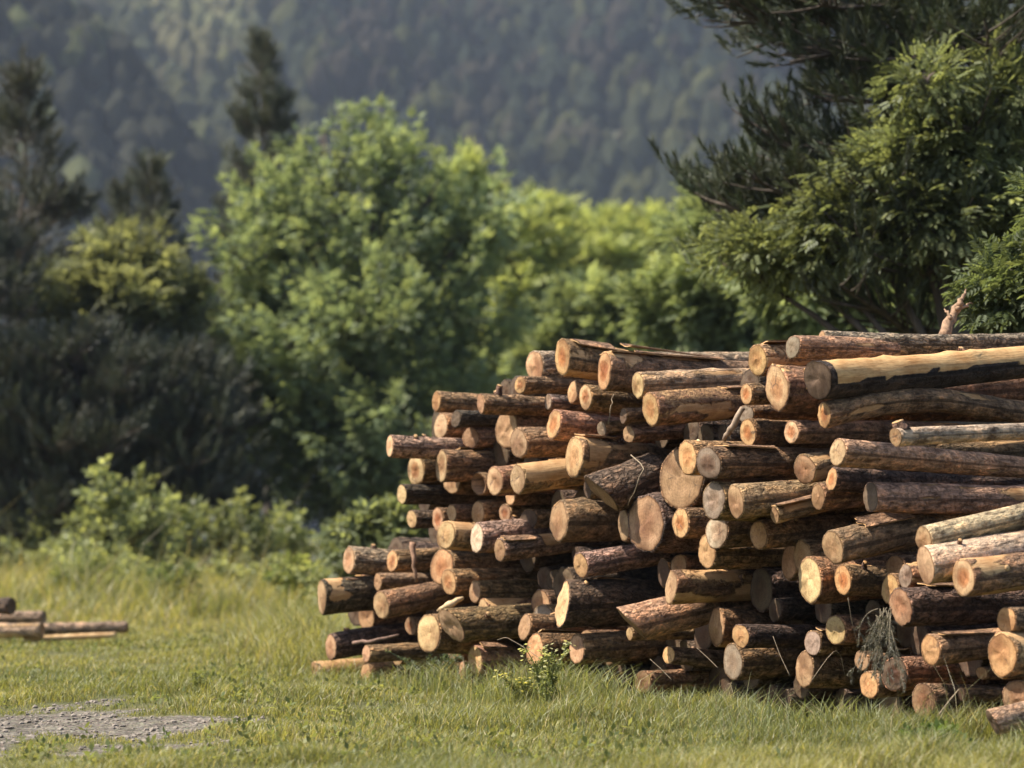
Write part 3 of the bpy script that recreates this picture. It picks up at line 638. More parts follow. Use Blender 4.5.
# inner logs that nothing in the view shows are left out
bpy.context.view_layer.update(); dg = bpy.context.evaluated_depsgraph_get(); from mathutils import Vector
for r in rows:
    if not r.get('fill'): continue
    n_see = 0
    for fr_ in (0, .55, .85):
        for ang in range(0, 360, 45):
            q = r['P'] + (r['e1'] * math.cos(math.radians(ang)) + r['e2'] * math.sin(math.radians(ang))) * r['R'] * fr_ - r['a'] * .03
            dv_ = Vector((q - CAM).tolist()); hit, loc, nor, fi, ob, mx = SC.ray_cast(dg, Vector(CAM.tolist()), dv_.normalized())
            if hit and ob.name.startswith('haze'):
                hit, loc, nor, fi, ob, mx = SC.ray_cast(dg, loc + dv_.normalized() * .01, dv_.normalized())
            n_see += bool(hit and ob.parent == r['root'])
    r['see'] = n_see
kill = sorted([r for r in rows if r.get('fill')], key=lambda q: q['see'])
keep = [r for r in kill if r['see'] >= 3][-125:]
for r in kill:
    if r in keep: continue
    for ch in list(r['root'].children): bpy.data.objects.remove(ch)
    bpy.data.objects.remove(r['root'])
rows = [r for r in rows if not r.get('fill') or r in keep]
print('kept', len(rows))

def on_log(key, t, phi=90, off=0.0):
    r = bykey[key]; ph = math.radians(phi)
    return r['P'] + r['a'] * t + r['e2'] * (r['ex'].get('bend', 0) * math.sin(t * 2.6)) + (r['e1'] * math.cos(ph) + r['e2'] * math.sin(ph)) * (r['R'] + off)

def stub(key, t, phi, length, rad, lean=(0, 0, 0)):
    r = bykey[key]; p0 = on_log(key, t, phi, -0.02); ph = math.radians(phi)
    dirn = unit(r['e1'] * math.cos(ph) + r['e2'] * math.sin(ph) + np.array(lean)); acc = Acc()
    k = np.array([0, .3, .7, 1.0]); P = p0 + dirn * length * k[:, None] + 0.01 * np.array([[0, 0, 0], [.3, .2, 0], [-.2, .3, 0], [0, 0, 0]])
    n0 = 9; tube(acc, P - r['P'], rad * np.array([1.35, 1.05, .95, .9]), n0, plates=.5, tone=(.15, .09, .065), wood=(.5, .33, .17))
    V = np.concatenate(acc.V); nv = len(V); bare = np.zeros(nv); bare[3 * n0:] = .6; acc.A['bare'] = [bare]; acc.A['bc'] = [np.stack([V[:, 2] * 1.0, V[:, 0]], -1)]
    acc.build('branch_stub', M_BARK, r['root'])
stub('A3', .13, 80, .075, .022, (.1, 0, 0)); stub('V1', .36, 82, .07, .03, (-.1, 0, 0.2)); stub('V3', .05, 95, .06, .035, (-.5, 0, .2)); stub('B14', .3, 60, .1, .012, (.6, 0, 0))
stub('V1', .78, 95, .03, .02); stub('U8', 1.15, 95, .025, .02); stub('A8', .28, 100, .02, .015); stub('G9', .14, 95, .05, .025); stub('G1', .2, 92, .03, .02); stub('U7', .2, 95, .02, .02)

def flap(key, t0, t1, phi0, phi1, lift, label=None):
    """a loose curl of bark standing off its log"""
    r = bykey[key]; nt_, np_ = 14, 8
    tt = np.linspace(t0, t1, nt_); pp = np.radians(np.linspace(phi0, phi1, np_)); rn = np.random.default_rng(hash(key) % 99 if False else len(key) * 7 + int(t0 * 100))
    T, Pp = np.meshgrid(tt, pp, indexing='ij'); edge = np.clip(np.abs(np.linspace(-1, 1, np_)), 0, 1)[None] ** 2
    jag = 0.03 * fbm(xyz(T * 9, Pp * 3, 0 * T), 2, 4)
    Rr = r['R'] * (1 - .02 * T) + 0.012 + lift * edge * (0.4 + 0.6 * (1 - (T - t0) / (t1 - t0))) + 0.3 * jag * lift
    outer = r['P'] + r['a'] * (T + jag)[..., None] + r['e1'] * (Rr * np.cos(Pp))[..., None] + r['e2'] * (Rr * np.sin(Pp))[..., None]
    inner = outer - (r['e1'] * np.cos(Pp)[..., None] + r['e2'] * np.sin(Pp)[..., None]) * 0.009
    V = np.concatenate([outer.reshape(-1, 3), inner.reshape(-1, 3)]); M = nt_ * np_
    i, j = np.meshgrid(np.arange(nt_ - 1), np.arange(np_ - 1), indexing='ij'); q = np.stack([i * np_ + j, (i + 1) * np_ + j, (i + 1) * np_ + j + 1, i * np_ + j + 1], -1).reshape(-1, 4)
    side = []
    loop = [i * np_ for i in range(nt_)] + [(nt_ - 1) * np_ + j for j in range(1, np_)] + [i * np_ + np_ - 1 for i in range(nt_ - 2, -1, -1)] + [j for j in range(np_ - 2, 0, -1)]
    for x, y_ in zip(loop, loop[1:] + loop[:1]): side.append([x, y_, y_ + M, x + M])
    bare = np.concatenate([np.full(M, .15), np.full(M, .95)])
    mesh_obj('loose_bark', V - r['P'], np.concatenate([q, q[:, ::-1] + M, np.array(side)]), M_BARK, r['root'], True,
             dict(bc=np.concatenate([np.stack([T, Pp * r['R']], -1).reshape(-1, 2)] * 2), bare=bare, plates=np.full(2 * M, .5), tone=np.tile((.24, .15, .095), (2 * M, 1)), wood=np.tile((.5, .32, .16), (2 * M, 1))))
flap('B2', .05, .34, 35, 140, .02); flap('B3', .02, .9, 60, 130, .018); flap('B5', .55, 1.0, 50, 120, .02); flap('U1', .05, .5, 60, 150, .022); flap('B2', .5, 1.3, 50, 110, .03)
flap('U8', .02, .3, 150, 200, .02); flap('T11', .0, .45, 40, 150, .03); flap('U3', -.3, .1, 60, 120, .02) if False else None
flap('E9', .02, .25, 40, 110, .015); flap('W14', .05, .4, 50, 120, .02); flap('T2', .1, .45, 55, 120, .015); flap('G5', .18, .5, 60, 130, .012)
for q_, r_ in enumerate(rows):                       # torn bark and cut branches on many of the other logs
    if r_.get('fill') or r_['key'] in ('F3', 'X4', 'U8', 'T11', 'H8'): continue
    g_ = random.Random(900 + q_)
    if g_.random() < .30 and r_['h'] > 20: t_0 = g_.uniform(.02, .35); f_0 = g_.uniform(35, 90); flap(r_['key'], t_0, t_0 + g_.uniform(.15, .5), f_0, f_0 + g_.uniform(35, 60), g_.uniform(.008, .022))
    if g_.random() < .28 and r_['h'] > 18: stub(r_['key'], g_.uniform(.1, .6), g_.uniform(20, 110), g_.uniform(.015, .05), g_.uniform(.009, .02), (g_.uniform(-.4, .3), 0, 0))
# yellow knot scar on the rising log
r = bykey['W1']
acc = Acc(); k = np.arange(12) / 12 * 2 * math.pi; cpos = on_log('W1', .62, 80, .006)
ringv = [cpos + r['a'] * (.085 * s * math.cos(x)) + r['e1'] * (.045 * s * math.sin(x)) + r['e2'] * (.022 * (1 - s)) for s in (1, .55) for x in k]
Vk = np.array(ringv + [cpos + r['e2'] * .016]); j = np.arange(12)
mesh_obj('knot_scar', Vk - r['P'], [np.stack([j, (j + 1) % 12, 12 + (j + 1) % 12, 12 + j], -1), np.stack([12 + j, 12 + (j + 1) % 12, np.full(12, 24)], -1)], M_PALEWOOD, r['root'])

# loose pieces lodged in the stack
def stick(name, label, cat, pts, rads, mat, group=None, n=7):
    base = np.array(pts[0], float); root = None; acc = Acc()
    P = np.array(pts, float); k = np.linspace(0, len(P) - 1, 9); P2 = np.stack([np.interp(k, np.arange(len(P)), P[:, i]) for i in range(3)], -1)
    P2[1:-1] += 0.0035 * RNG.normal(size=(7, 3)); R = np.interp(k, np.arange(len(rads)), rads)
    tube(acc, P2 - base, R, n); o = acc.build(name, mat, loc=base); tag(o, label, cat, group); return o
def px(u, v, p): return at(u, v, depth_on_face(u, v, p))
g9 = bykey['G9']['p']
stick('stick', 'thin dark stick with pale tip lying on the dark log at the lower left', 'stick', [px(353, 643, g9 + .25), px(372, 641, g9 + .2), px(399, 635, g9 + .05)], [.014, .013, .009], plain('stick_bark', (.16, .10, .075), .85, .4, 50))
stick('twig', 'pale thin upright twig standing in the dark gap near the top', 'twig', [px(608, 424, .0), px(611, 405, .0), px(614, 394, -.05)], [.0035, .003, .002], M_STICK)
f3 = bykey['F3']['p']
stick('twig', 'crooked thin twig hanging across the black slanting log', 'twig', [px(631, 455, f3), px(644, 467, f3 + .1), px(636, 488, f3 + .15), px(628, 506, f3 + .1)], [.0035, .003, .003, .002], M_STICK)
def broken_branch():
    B = at(944, 338, 14.6); acc = Acc(); rn = np.random.default_rng(8)
    for pts, rs in (([(944, 338), (949, 322), (955, 311), (960, 303)], [.04, .034, .028, .02]), ([(959, 305), (963, 297), (967, 289)], [.018, .012, .003]), ([(956, 309), (966, 306), (972, 303)], [.016, .01, .003]), ([(951, 318), (947, 312), (944, 309)], [.012, .008, .004])):
        P = np.array([at(u, v, 14.6 + .03 * i) for i, (u, v) in enumerate(pts)]); k = np.linspace(0, len(P) - 1, 8); P2 = np.stack([np.interp(k, np.arange(len(P)), P[:, i]) for i in range(3)], -1) + rn.normal(0, .004, (8, 3))
        tube(acc, P2 - B, np.interp(k, np.arange(len(rs)), rs) * (1 + .12 * rn.normal(size=8)), 7)
    o = acc.build('broken_branch', plain('torn_wood', (.26, .165, .105), .85, .5, 45), loc=B); tag(o, 'short broken branch sticking up behind the bare orange top log', 'branch')
broken_branch()
stick('splinter', 'pale pointed splinter of wood lying over the large low pale cuts', 'splinter', [px(437, 611, .3), px(450, 604, .3), px(463, 598, .2)], [.004, .028, .012], M_PALEWOOD, n=5)
stick('bark_strip', 'narrow strip of bark hanging down beside the wide orange-brown end', 'bark strip', [px(413, 543, .25), px(414, 562, .27), px(416.5, 582, .25)], [.026, .016, .012], plain('strip_bark', (.24, .14, .09), .8, .4, 40), n=6)
stick('stick', 'broken pale slat leaning by the small grey stub near the top middle', 'stick', [px(724, 440, .05), px(733, 426, .05), px(743, 408, .02)], [.014, .02, .016], plain('grey_slat', (.24, .18, .13), .8, .4, 30), n=5)
stick('wood_chip', 'small pale chip of wood on top of the round grey sawn end', 'wood chip', [px(697, 441, .22), px(700, 444, .22), px(703, 447, .2)], [.012, .02, .01], M_PALEWOOD, n=5)

# cut logs lying in the meadow at the far left
def fallen(label, u0, v0, u1, v1, d0, d1, h, tone, bark, bare=None, group='logs lying in the meadow'):
    A, B = at(u0, v0, d0), at(u1, v1, d1); L = np.linalg.norm(B - A); a = unit(B - A); R = h * .5 * d0 / F
    acc = Acc(); k = np.linspace(0, 1, 22); P = A + (B - A) * k[:, None]; nph = 16
    rn = np.random.default_rng(int(u0 + v0)); Rk = R * (1 + .08 * rn.normal(size=22) * 0.6)
    root = thing('log', label, 'log', A, group)
    tube(acc, P - A, Rk, nph, True, plates=.6, tone=BARKC[bark], wood=(.56, .40, .22)); V = np.concatenate(acc.V)
    ang = np.concatenate([np.tile(np.arange(nph) / nph * 6.283, 22), [0, 0]]); tt = np.concatenate([np.repeat(k * L, nph), [0, L]])
    nz = fbm(xyz(tt * 3, np.cos(ang) * 1.2, np.sin(ang) * 1.2), 2, int(u0))
    acc.A['bare'] = [np.clip((bare if bare is not None else .05) + .5 * nz, 0, 1)]; acc.A['bc'] = [np.stack([tt, ang * R], -1)]
    acc.V = [V * (1 + 0)]; acc.build('bark', M_BARK, root)
    acc = Acc(); ref = unit(np.cross(a, [0, 0, 1.0])); up = np.cross(ref, a); ph = np.arange(16) / 16 * 6.283; D = []; rad = []
    for f in (0, .4, .8, .97): D.append(-a * .004 + R * f * (ref * np.cos(ph)[:, None] + up * np.sin(ph)[:, None])); rad.append(np.full(16, f))
    i, j = np.meshgrid(np.arange(3), np.arange(16), indexing='ij'); Qd = np.stack([i * 16 + j, (i + 1) * 16 + j, (i + 1) * 16 + (j + 1) % 16, i * 16 + (j + 1) % 16], -1).reshape(-1, 4)
    D = np.concatenate(D); mesh_obj('sawn_end', D, Qd, M_SAWN, root, True, dict(fc=np.stack([D @ ref, D @ up], -1), rad=np.concatenate(rad), wood=np.tile(WOOD[tone], (64, 1)), heart=np.full(64, .4)))
fallen('dark log end at the left edge, on top of the meadow logs', 12, 606, -70, 604, 23.6, 23.9, 17, 'd', 'k')
fallen('rough grey-barked log under the dark one in the meadow, left edge', 44, 617, -60, 619, 24.0, 24.2, 13, 'g', 's')
fallen('peeled orange-yellow log lying lowest at the left edge of the meadow', 42, 630, -80, 632, 23.2, 23.4, 15, 'b', 'G', .55)
fallen('long grey-barked log in the meadow reaching furthest right into the grass', 128, 627, 34, 629, 24.4, 24.3, 12, 'g', 's')
fallen('thin peeled pale pole in front of the long grey-barked meadow log', 116, 635, 24, 639, 23.4, 23.3, 6, 'b', 'G', .7)

# ------------------------------------------------------------------ trees and shrubs
def leaf_proto(npairs, length, lw, ll, droop=0.25):
    """one feather-shaped leaf: leaflets in pairs along a drooping rachis, tip at +X"""
    V, Q = [], []
    def leaflet(p, ang, tilt, l, w_):
        d = np.array([math.cos(ang), math.sin(ang), -tilt]); d /= np.linalg.norm(d); s = np.array([-math.sin(ang), math.cos(ang), 0.0])
        k = len(V); V.extend([p, p + d * l * .5 + s * w_ * .5 + np.array([0, 0, .012]), p + d * l, p + d * l * .5 - s * w_ * .5 + np.array([0, 0, .012])]); Q.append([k, k + 1, k + 2, k + 3])
    for i in range(npairs):
        t = 0.25 + 0.75 * i / max(1, npairs); x = t * length; z = -droop * length * t * t
        for s in (-1, 1): leaflet(np.array([x, 0, z]), s * math.radians(62), 0.3, ll * (1 - .2 * abs(t - .6)), lw)
    leaflet(np.array([length, 0, -droop * length]), 0, 0.45, ll, lw)
    return np.array(V), np.array(Q)

def simple_leaves(n, l, w_, spread):
    """a sprig: n plain oval leaves round a short shoot"""
    rn = np.random.default_rng(n * 31); V, Q = [], []
    for i in range(n):
        a = i * 2.4; x = spread * i / n; d = unit(np.array([.7, math.cos(a), math.sin(a)])); s = unit(np.cross(d, rn.normal(size=3))); p = np.array([x, 0, 0]); k = len(V)
        V.extend([p, p + d * l * .5 + s * w_ * .5, p + d * l, p + d * l * .5 - s * w_ * .5]); Q.append([k, k + 1, k + 2, k + 3])
    return np.array(V), np.array(Q)

P_ASH = leaf_proto(4, .20, .040, .105); P_ASHF = leaf_proto(3, .24, .075, .16); P_SPRIG = simple_leaves(7, .085, .045, .16); P_SPRIGF = simple_leaves(6, .15, .085, .22)

def rand_dirs(n, rn): return unit(rn.normal(size=(n, 3)))

def broadleaf(name, label, cat, d, base_u, lobes, ncl, proto, nleaf, col, young, group=None, rho=.35, trunk_r=.12, seed=0, scale=1.0, base_d=None, up=.25, ymix=.35, extra=None, shoots=0.0):
    rn = np.random.default_rng(seed); base_d = base_d or d; B = at(base_u, HZ + F * CAM[2] / base_d, base_d); B[2] = 0
    root = thing(name, label, cat, B, group)
    cen = np.array([at(l[0], l[1], d + (l[4] if len(l) > 4 else 0)) for l in lobes]); rad = np.array([[l[2] * d / F, (l[2] + l[3]) * .5 * d / F, l[3] * d / F] for l in lobes])
    wgt = rad.prod(1) ** .75; wgt /= wgt.sum(); li = rn.choice(len(lobes), ncl, p=wgt); dr = rand_dirs(ncl, rn); rr_ = rn.random(ncl) ** (1 / 2.0)
    P = cen[li] + dr * rr_[:, None] * rad[li]; ok = P[:, 2] > .15; P, li, rr_, dr = P[ok], li[ok], rr_[ok], dr[ok]
    acc = Acc(); top = cen[np.argmax(cen[:, 2])]
    k = np.linspace(0, 1, 8)[:, None]; lean = rn.normal(0, .12, (8, 3)) * np.array([1, 1, 0]); lean[0] = 0
    trunk = B * (1 - k) + top * k + lean; trunk[:, :2] = B[:2] * (1 - k) + top[:2] * k ** 1.4 + lean[:, :2] - B[:2] * 0
    trunk[:, :2] = B[:2] + (top[:2] - B[:2]) * k ** 1.4 + lean[:, :2]
    tube(acc, trunk - B, trunk_r * (1 - .85 * k[:, 0]), 8)
    nodes = [trunk[2:]]
    for i, c in enumerate(cen):
        hz_ = B[2] + max(.25, .55 * (c[2] - B[2])); f = np.clip((hz_ - B[2]) / max(.3, top[2] - B[2]), 0, .95); s = np.array([np.interp(f, k[:, 0], trunk[:, q]) for q in range(3)])
        t_ = np.linspace(0, 1, 6)[:, None]; mid = (s + c) / 2 + np.array([0, 0, .12 * np.linalg.norm(c - s)]); limb = s * (1 - t_) ** 2 + 2 * mid * t_ * (1 - t_) + c * t_ ** 2
        tube(acc, limb - B, trunk_r * .55 * (1 - .75 * t_[:, 0]), 6); nodes.append(limb[1:])
    nodes = np.concatenate(nodes)
    for i in range(len(P)):
        j = np.argmin(((nodes - P[i]) ** 2).sum(1) + 4 * np.clip(nodes[:, 2] - P[i][2], 0, None)); s = nodes[j]; t_ = np.linspace(0, 1, 4)[:, None]
        mid = (s + P[i]) / 2 + np.array([0, 0, .1]); tw = s * (1 - t_) ** 2 + 2 * mid * t_ * (1 - t_) + P[i] * t_ ** 2
        tube(acc, tw - B, np.array([.028, .02, .013, .007]) * min(1, trunk_r / .1), 4, False)
    acc.build('trunk', M_TRUNK, root)
    n = len(P) * nleaf; ci = np.repeat(np.arange(len(P)), nleaf)
    off = rand_dirs(n, rn) * (rn.random(n) ** .5)[:, None] * rho * np.array([1, 1, .7]); pos = P[ci] + off
    if shoots:                                        # upright leafy shoots instead of round tufts
        ax = unit(dr * np.array([.8, .8, .25]) + np.array([0, 0, .75]) + rn.normal(0, .22, (len(P), 3)))[ci]; q_ = rn.random(n); side = unit(np.cross(ax, rand_dirs(n, rn)))
        off = ax * ((q_ - .35) * shoots)[:, None] + side * (rho * .42 * (1 - .75 * q_) * rn.random(n) ** .6)[:, None]; pos = P[ci] + off; off = side * rho * .8 + ax * (q_ - .3)[:, None] * rho
    out = unit(off * 1.2 / rho + dr[ci] * .9 + np.array([0, 0, up]) + rn.normal(0, .35, (n, 3)))
    Z = unit(np.array([0, 0, 1.0]) + rn.normal(0, .45, (n, 3)))
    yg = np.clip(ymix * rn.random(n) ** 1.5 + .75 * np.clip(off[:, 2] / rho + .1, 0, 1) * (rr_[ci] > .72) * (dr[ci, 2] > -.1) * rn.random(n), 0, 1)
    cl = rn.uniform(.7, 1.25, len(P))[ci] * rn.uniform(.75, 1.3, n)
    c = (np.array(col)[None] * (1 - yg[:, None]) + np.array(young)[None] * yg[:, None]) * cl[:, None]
    la = Acc(); V, Q = proto
    instance(la, V, Q, pos - B, out, Z, scale * rn.uniform(.7, 1.2, n), 'Q', col=c)
    la.build('crown', M_LEAF, root, smooth=False)
    if extra: extra(root, B, P, dr, rr_, rn)
    return root

def needle_shoot(nn, l, nl, w_):
    rn = np.random.default_rng(nn); V, T = [], []
    for i in range(nn):
        t = rn.random() ** .7; a = rn.uniform(0, 6.283); x = l * t; tilt = rn.uniform(.5, 1.05) * (1 - .5 * t)
        d = np.array([math.cos(tilt), math.sin(tilt) * math.cos(a), math.sin(tilt) * math.sin(a)]); s = unit(np.cross(d, rn.normal(size=3))); p = np.array([x, 0, 0]); k = len(V); q = nl * rn.uniform(.7, 1.1)
        V.extend([p - s * w_ / 2, p + s * w_ / 2, p + d * q]); T.append([k, k + 1, k + 2])
    return np.array(V), np.array(T)
P_SHOOT = needle_shoot(56, .21, .075, .0085); P_SHOOTF = needle_shoot(34, .36, .16, .020)

def pine_branch(acc, sh, s, e, rn, lift=.25, dens=1.0, r0=.04, shoot=.9):
    """one bough from s to e with side twigs that turn up at their tips; collects shoot positions"""
    L = np.linalg.norm(e - s); t_ = np.linspace(0, 1, 8)[:, None]; mid = (s + e) / 2 - np.array([0, 0, lift * L * .35]); P = s * (1 - t_) ** 2 + 2 * mid * t_ * (1 - t_) + e * t_ ** 2
    P[1:-1] += rn.normal(0, .03 * min(1, L), (6, 3)); tube(acc, P, r0 * (1 - .8 * t_[:, 0]), 5, False)
    D = unit(e - s); side = unit(np.cross(D, [0, 0, 1.0])); nt_ = max(3, int(L * 7 * dens))
    for i in range(nt_):
        f = rn.uniform(.28, 1.0); p = np.array([np.interp(f, t_[:, 0], P[:, q]) for q in range(3)]); sg = rn.choice([-1, 1])
        tl = (0.18 + .42 * (1 - abs(f - .6))) * min(1.0, .35 + .35 * L); dd = unit(D * .75 + sg * side * rn.uniform(.25, 1.0) + np.array([0, 0, rn.uniform(-.1, .45)])); q = p + dd * tl + np.array([0, 0, .10 * tl])
        tt = np.linspace(0, 1, 4)[:, None]; tw = p * (1 - tt) + q * tt - np.array([0, 0, .06]) * (tt * (1 - tt)); tube(acc, tw, np.array([.012, .010, .008, .005]), 4, False)
        for g in np.linspace(.25, 1, max(2, int(3.2 * shoot))):
            sh.append((p * (1 - g) + q * g, unit(dd * .6 + np.array([0, 0, rn.uniform(.3, 1.2)]) + rn.normal(0, .2, 3))))
    sh.append((e, unit(D + np.array([0, 0, .5]))))

def finish_pine(root, B, acc, sh, rn, col, proto, scale=1.0):
    acc.V = [v - B for v in acc.V]; acc.build('trunk', M_TRUNK, root)
    pos = np.array([a for a, b in sh]); X = np.array([b for a, b in sh]); n = len(pos); c = np.array(col)[None] * rn.uniform(.65, 1.4, (n, 1)) * rn.uniform(.93, 1.07, (n, 3))
    la = Acc(); instance(la, proto[0], proto[1], pos - B, X, unit(rn.normal(size=(n, 3))), scale * rn.uniform(.75, 1.2, n), 'T', col=c); la.build('crown', M_NEEDLE, root, smooth=False)

def pine(name, label, d, base_u, tip, prof, nb, col, seed, group, proto=P_SHOOTF, dens=1.0, up=.18, scale=1.0, r0=.13):
    """prof: list of (picture row, half width in pixels) down the crown"""
    rn = np.random.default_rng(seed); B = at(base_u, HZ + F * CAM[2] / d, d); B[2] = 0; T = at(tip[0], tip[1], d); root = thing(name, label, 'pine tree', B, group); acc = Acc(); sh = []
    k = np.linspace(0, 1, 12)[:, None]; tr = B * (1 - k) + T * k; tr[1:-1] += rn.normal(0, .04, (10, 3)); tube(acc, tr, r0 * (1 - .93 * k[:, 0]), 7)
    vs = np.array([p[0] for p in prof]); ws = np.array([p[1] for p in prof]) * d / F
    zs = CAM[2] + (HZ - vs) * d / F
    for i in range(nb):
        z = rn.uniform(zs.min(), zs.max()); wl = np.interp(z, zs[::-1], ws[::-1]) * rn.uniform(.6, 1.15); f = np.clip((z - B[2]) / (T[2] - B[2]), 0, 1); s = B * (1 - f) + T * f; a = rn.uniform(0, 6.283)
        e = s + np.array([math.cos(a) * wl, math.sin(a) * wl, up * wl + .1]); pine_branch(acc, sh, s, e, rn, .3, dens, .012 + .012 * wl)
    for g in np.linspace(.0, .6, 6): sh.append((T - np.array([0, 0, g]), unit(np.array([0, 0, 1.0]) + rn.normal(0, .25 + .3 * g, 3))))
    finish_pine(root, B, acc, sh, rn, col, proto, scale); return root

GA, YA = (.125, .155, .075), (.30, .315, .115)
# the tall ash left of the middle
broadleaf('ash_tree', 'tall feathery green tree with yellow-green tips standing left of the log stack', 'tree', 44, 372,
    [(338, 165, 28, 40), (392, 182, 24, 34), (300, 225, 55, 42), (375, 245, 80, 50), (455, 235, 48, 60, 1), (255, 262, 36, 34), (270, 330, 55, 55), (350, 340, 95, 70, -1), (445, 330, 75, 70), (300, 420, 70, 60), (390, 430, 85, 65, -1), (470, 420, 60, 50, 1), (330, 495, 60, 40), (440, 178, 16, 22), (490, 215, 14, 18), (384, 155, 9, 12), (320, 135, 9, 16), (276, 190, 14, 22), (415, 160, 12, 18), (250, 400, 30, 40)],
    600, P_ASHF, 38, (.185, .235, .15), (.37, .41, .19), rho=.75, trunk_r=.16, seed=1, up=.3, shoots=1.3, ymix=.32, scale=.62)  # yellow share of young leaves, raised to paint sunlit tips as well
# sunlit row of young trees behind the stack
ROW = [('round yellow-green tree directly right of the tall feathery tree', 505, [(470, 205, 22, 22), (505, 240, 55, 40), (490, 300, 60, 55), (530, 330, 60, 60), (480, 370, 60, 50)], 66, 21),
       ('yellow-green tree behind the left top end of the log stack', 575, [(545, 240, 30, 24), (590, 262, 48, 34), (570, 310, 60, 50), (575, 360, 60, 45)], 74, 22),
       ('pale yellow-green bushy tree above the middle of the log stack', 640, [(625, 232, 26, 18), (655, 256, 40, 30), (640, 300, 60, 45), (650, 350, 60, 40)], 80, 23),
       ('distant pale green tree between the row and the dark mountainside', 705, [(690, 258, 36, 28), (720, 290, 50, 45), (705, 340, 60, 40)], 86, 24)]
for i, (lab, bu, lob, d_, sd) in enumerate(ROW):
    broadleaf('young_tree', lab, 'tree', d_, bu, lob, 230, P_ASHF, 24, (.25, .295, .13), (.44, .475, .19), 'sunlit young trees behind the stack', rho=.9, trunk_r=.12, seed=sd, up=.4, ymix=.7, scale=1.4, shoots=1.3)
MID = [('grey-green leafy tree right behind the upper middle of the stack', 615, [(600, 318, 45, 30), (640, 335, 55, 35), (590, 370, 60, 40)], 50, 31),
       ('fresh green leafy tree with pale tips between the row and the big pine', 735, [(745, 225, 45, 22), (720, 250, 40, 24), (770, 262, 50, 40), (735, 300, 60, 45), (690, 325, 45, 35), (760, 345, 70, 35)], 34, 32),
       ('low green leafy tree behind the top right of the stack', 850, [(830, 310, 60, 35), (900, 330, 60, 35), (960, 320, 50, 40), (1010, 340, 50, 40)], 27, 33)]
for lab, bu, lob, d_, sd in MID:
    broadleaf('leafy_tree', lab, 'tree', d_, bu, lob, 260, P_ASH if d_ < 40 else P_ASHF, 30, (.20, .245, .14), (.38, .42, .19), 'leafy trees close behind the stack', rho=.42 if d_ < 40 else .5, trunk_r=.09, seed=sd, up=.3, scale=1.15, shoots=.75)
# the big dark pine on the right with its overhanging boughs
def big_pine():
    d = 21.0; rn = np.random.default_rng(61); bu = 985; B = at(bu, HZ + F * CAM[2] / d, d); B[2] = 0; root = thing('pine_tree', 'big dark pine at the right with boughs reaching over the stack', 'pine tree', B)
    acc = Acc(); sh = []; T = at(1000, -420, d); k = np.linspace(0, 1, 12)[:, None]; tr = B * (1 - k) + T * k; tr[1:-1] += rn.normal(0, .05, (10, 3)); tube(acc, tr, .24 * (1 - .8 * k[:, 0]), 10)
    def on(v): f = np.clip((CAM[2] + (HZ - v) * d / F) / T[2], 0, 1); return B * (1 - f) + T * f
    main = [((705, -4), -20, -.8, .1), ((730, 22), 10, -.5, .1), ((790, 62), 20, -.9, .15), ((770, 40), -40, .6, .15), ((845, 95), 40, -.6, .2), ((700, 196), 255, .3, .45), ((725, 205), 265, -.3, .45), ((765, 128), 215, -.4, .5), ((790, 160), 235, .5, .5),
            ((752, 178), 250, -.8, .4), ((830, 190), 260, -1.0, .4), ((800, 235), 290, -.6, .4), ((850, 150), 190, -.9, .3), ((720, -60), -60, .2, .1), ((640, -75), -95, -.3, .1), ((820, 5), -30, -1.2, .2), ((1090, 10), -40, -.6, .2), ((1075, 45), 10, .4, .2), ((1060, -15), -60, -.2, .2), ((1080, 90), 60, -.5, .25), ((940, 5), -50, -.9, .15), ((960, 45), -10, -1.1, .2), ((715, 8), -40, -.2, .12), ((765, 18), -10, .3, .15), ((800, 48), 10, -.3, .2), ((835, 78), 30, .1, .25), ((760, -20), -60, -.6, .1), ((855, 100), 60, -1.0, .3), ((730, 188), 258, -.1, .4), ((812, 132), 200, -.2, .5), ((770, 150), 225, .1, .5), ((860, 240), 300, -1.5, .4), ((905, 255), 310, -1.7, .4), ((840, 285), 330, -1.6, .4), ((950, 230), 290, -1.8, .4), ((885, 195), 250, -1.7, .4), ((975, 130), 190, -1.8, .3), ((880, 60), 20, -1.3, .2), ((900, 130), 130, -1.4, .3)]
    for (tu, tv), sv, dz, lf in main: pine_branch(acc, sh, on(sv), at(tu, tv, d + dz), rn, lf, 1.75, .06, 1.3)
    for i in range(46):
        sv = rn.uniform(-330, 330); a = rn.uniform(0, 6.283); ln = rn.uniform(.9, 2.2) * (1.0 if sv < 250 else .8); s = on(sv); pine_branch(acc, sh, s, s + np.array([math.cos(a) * ln, math.sin(a) * ln, rn.uniform(.0, .5)]), rn, .35, 1.5, .035, 1.2)
    finish_pine(root, B, acc, sh, rn, (.058,.068,.034), P_SHOOT, 1.15)
big_pine()
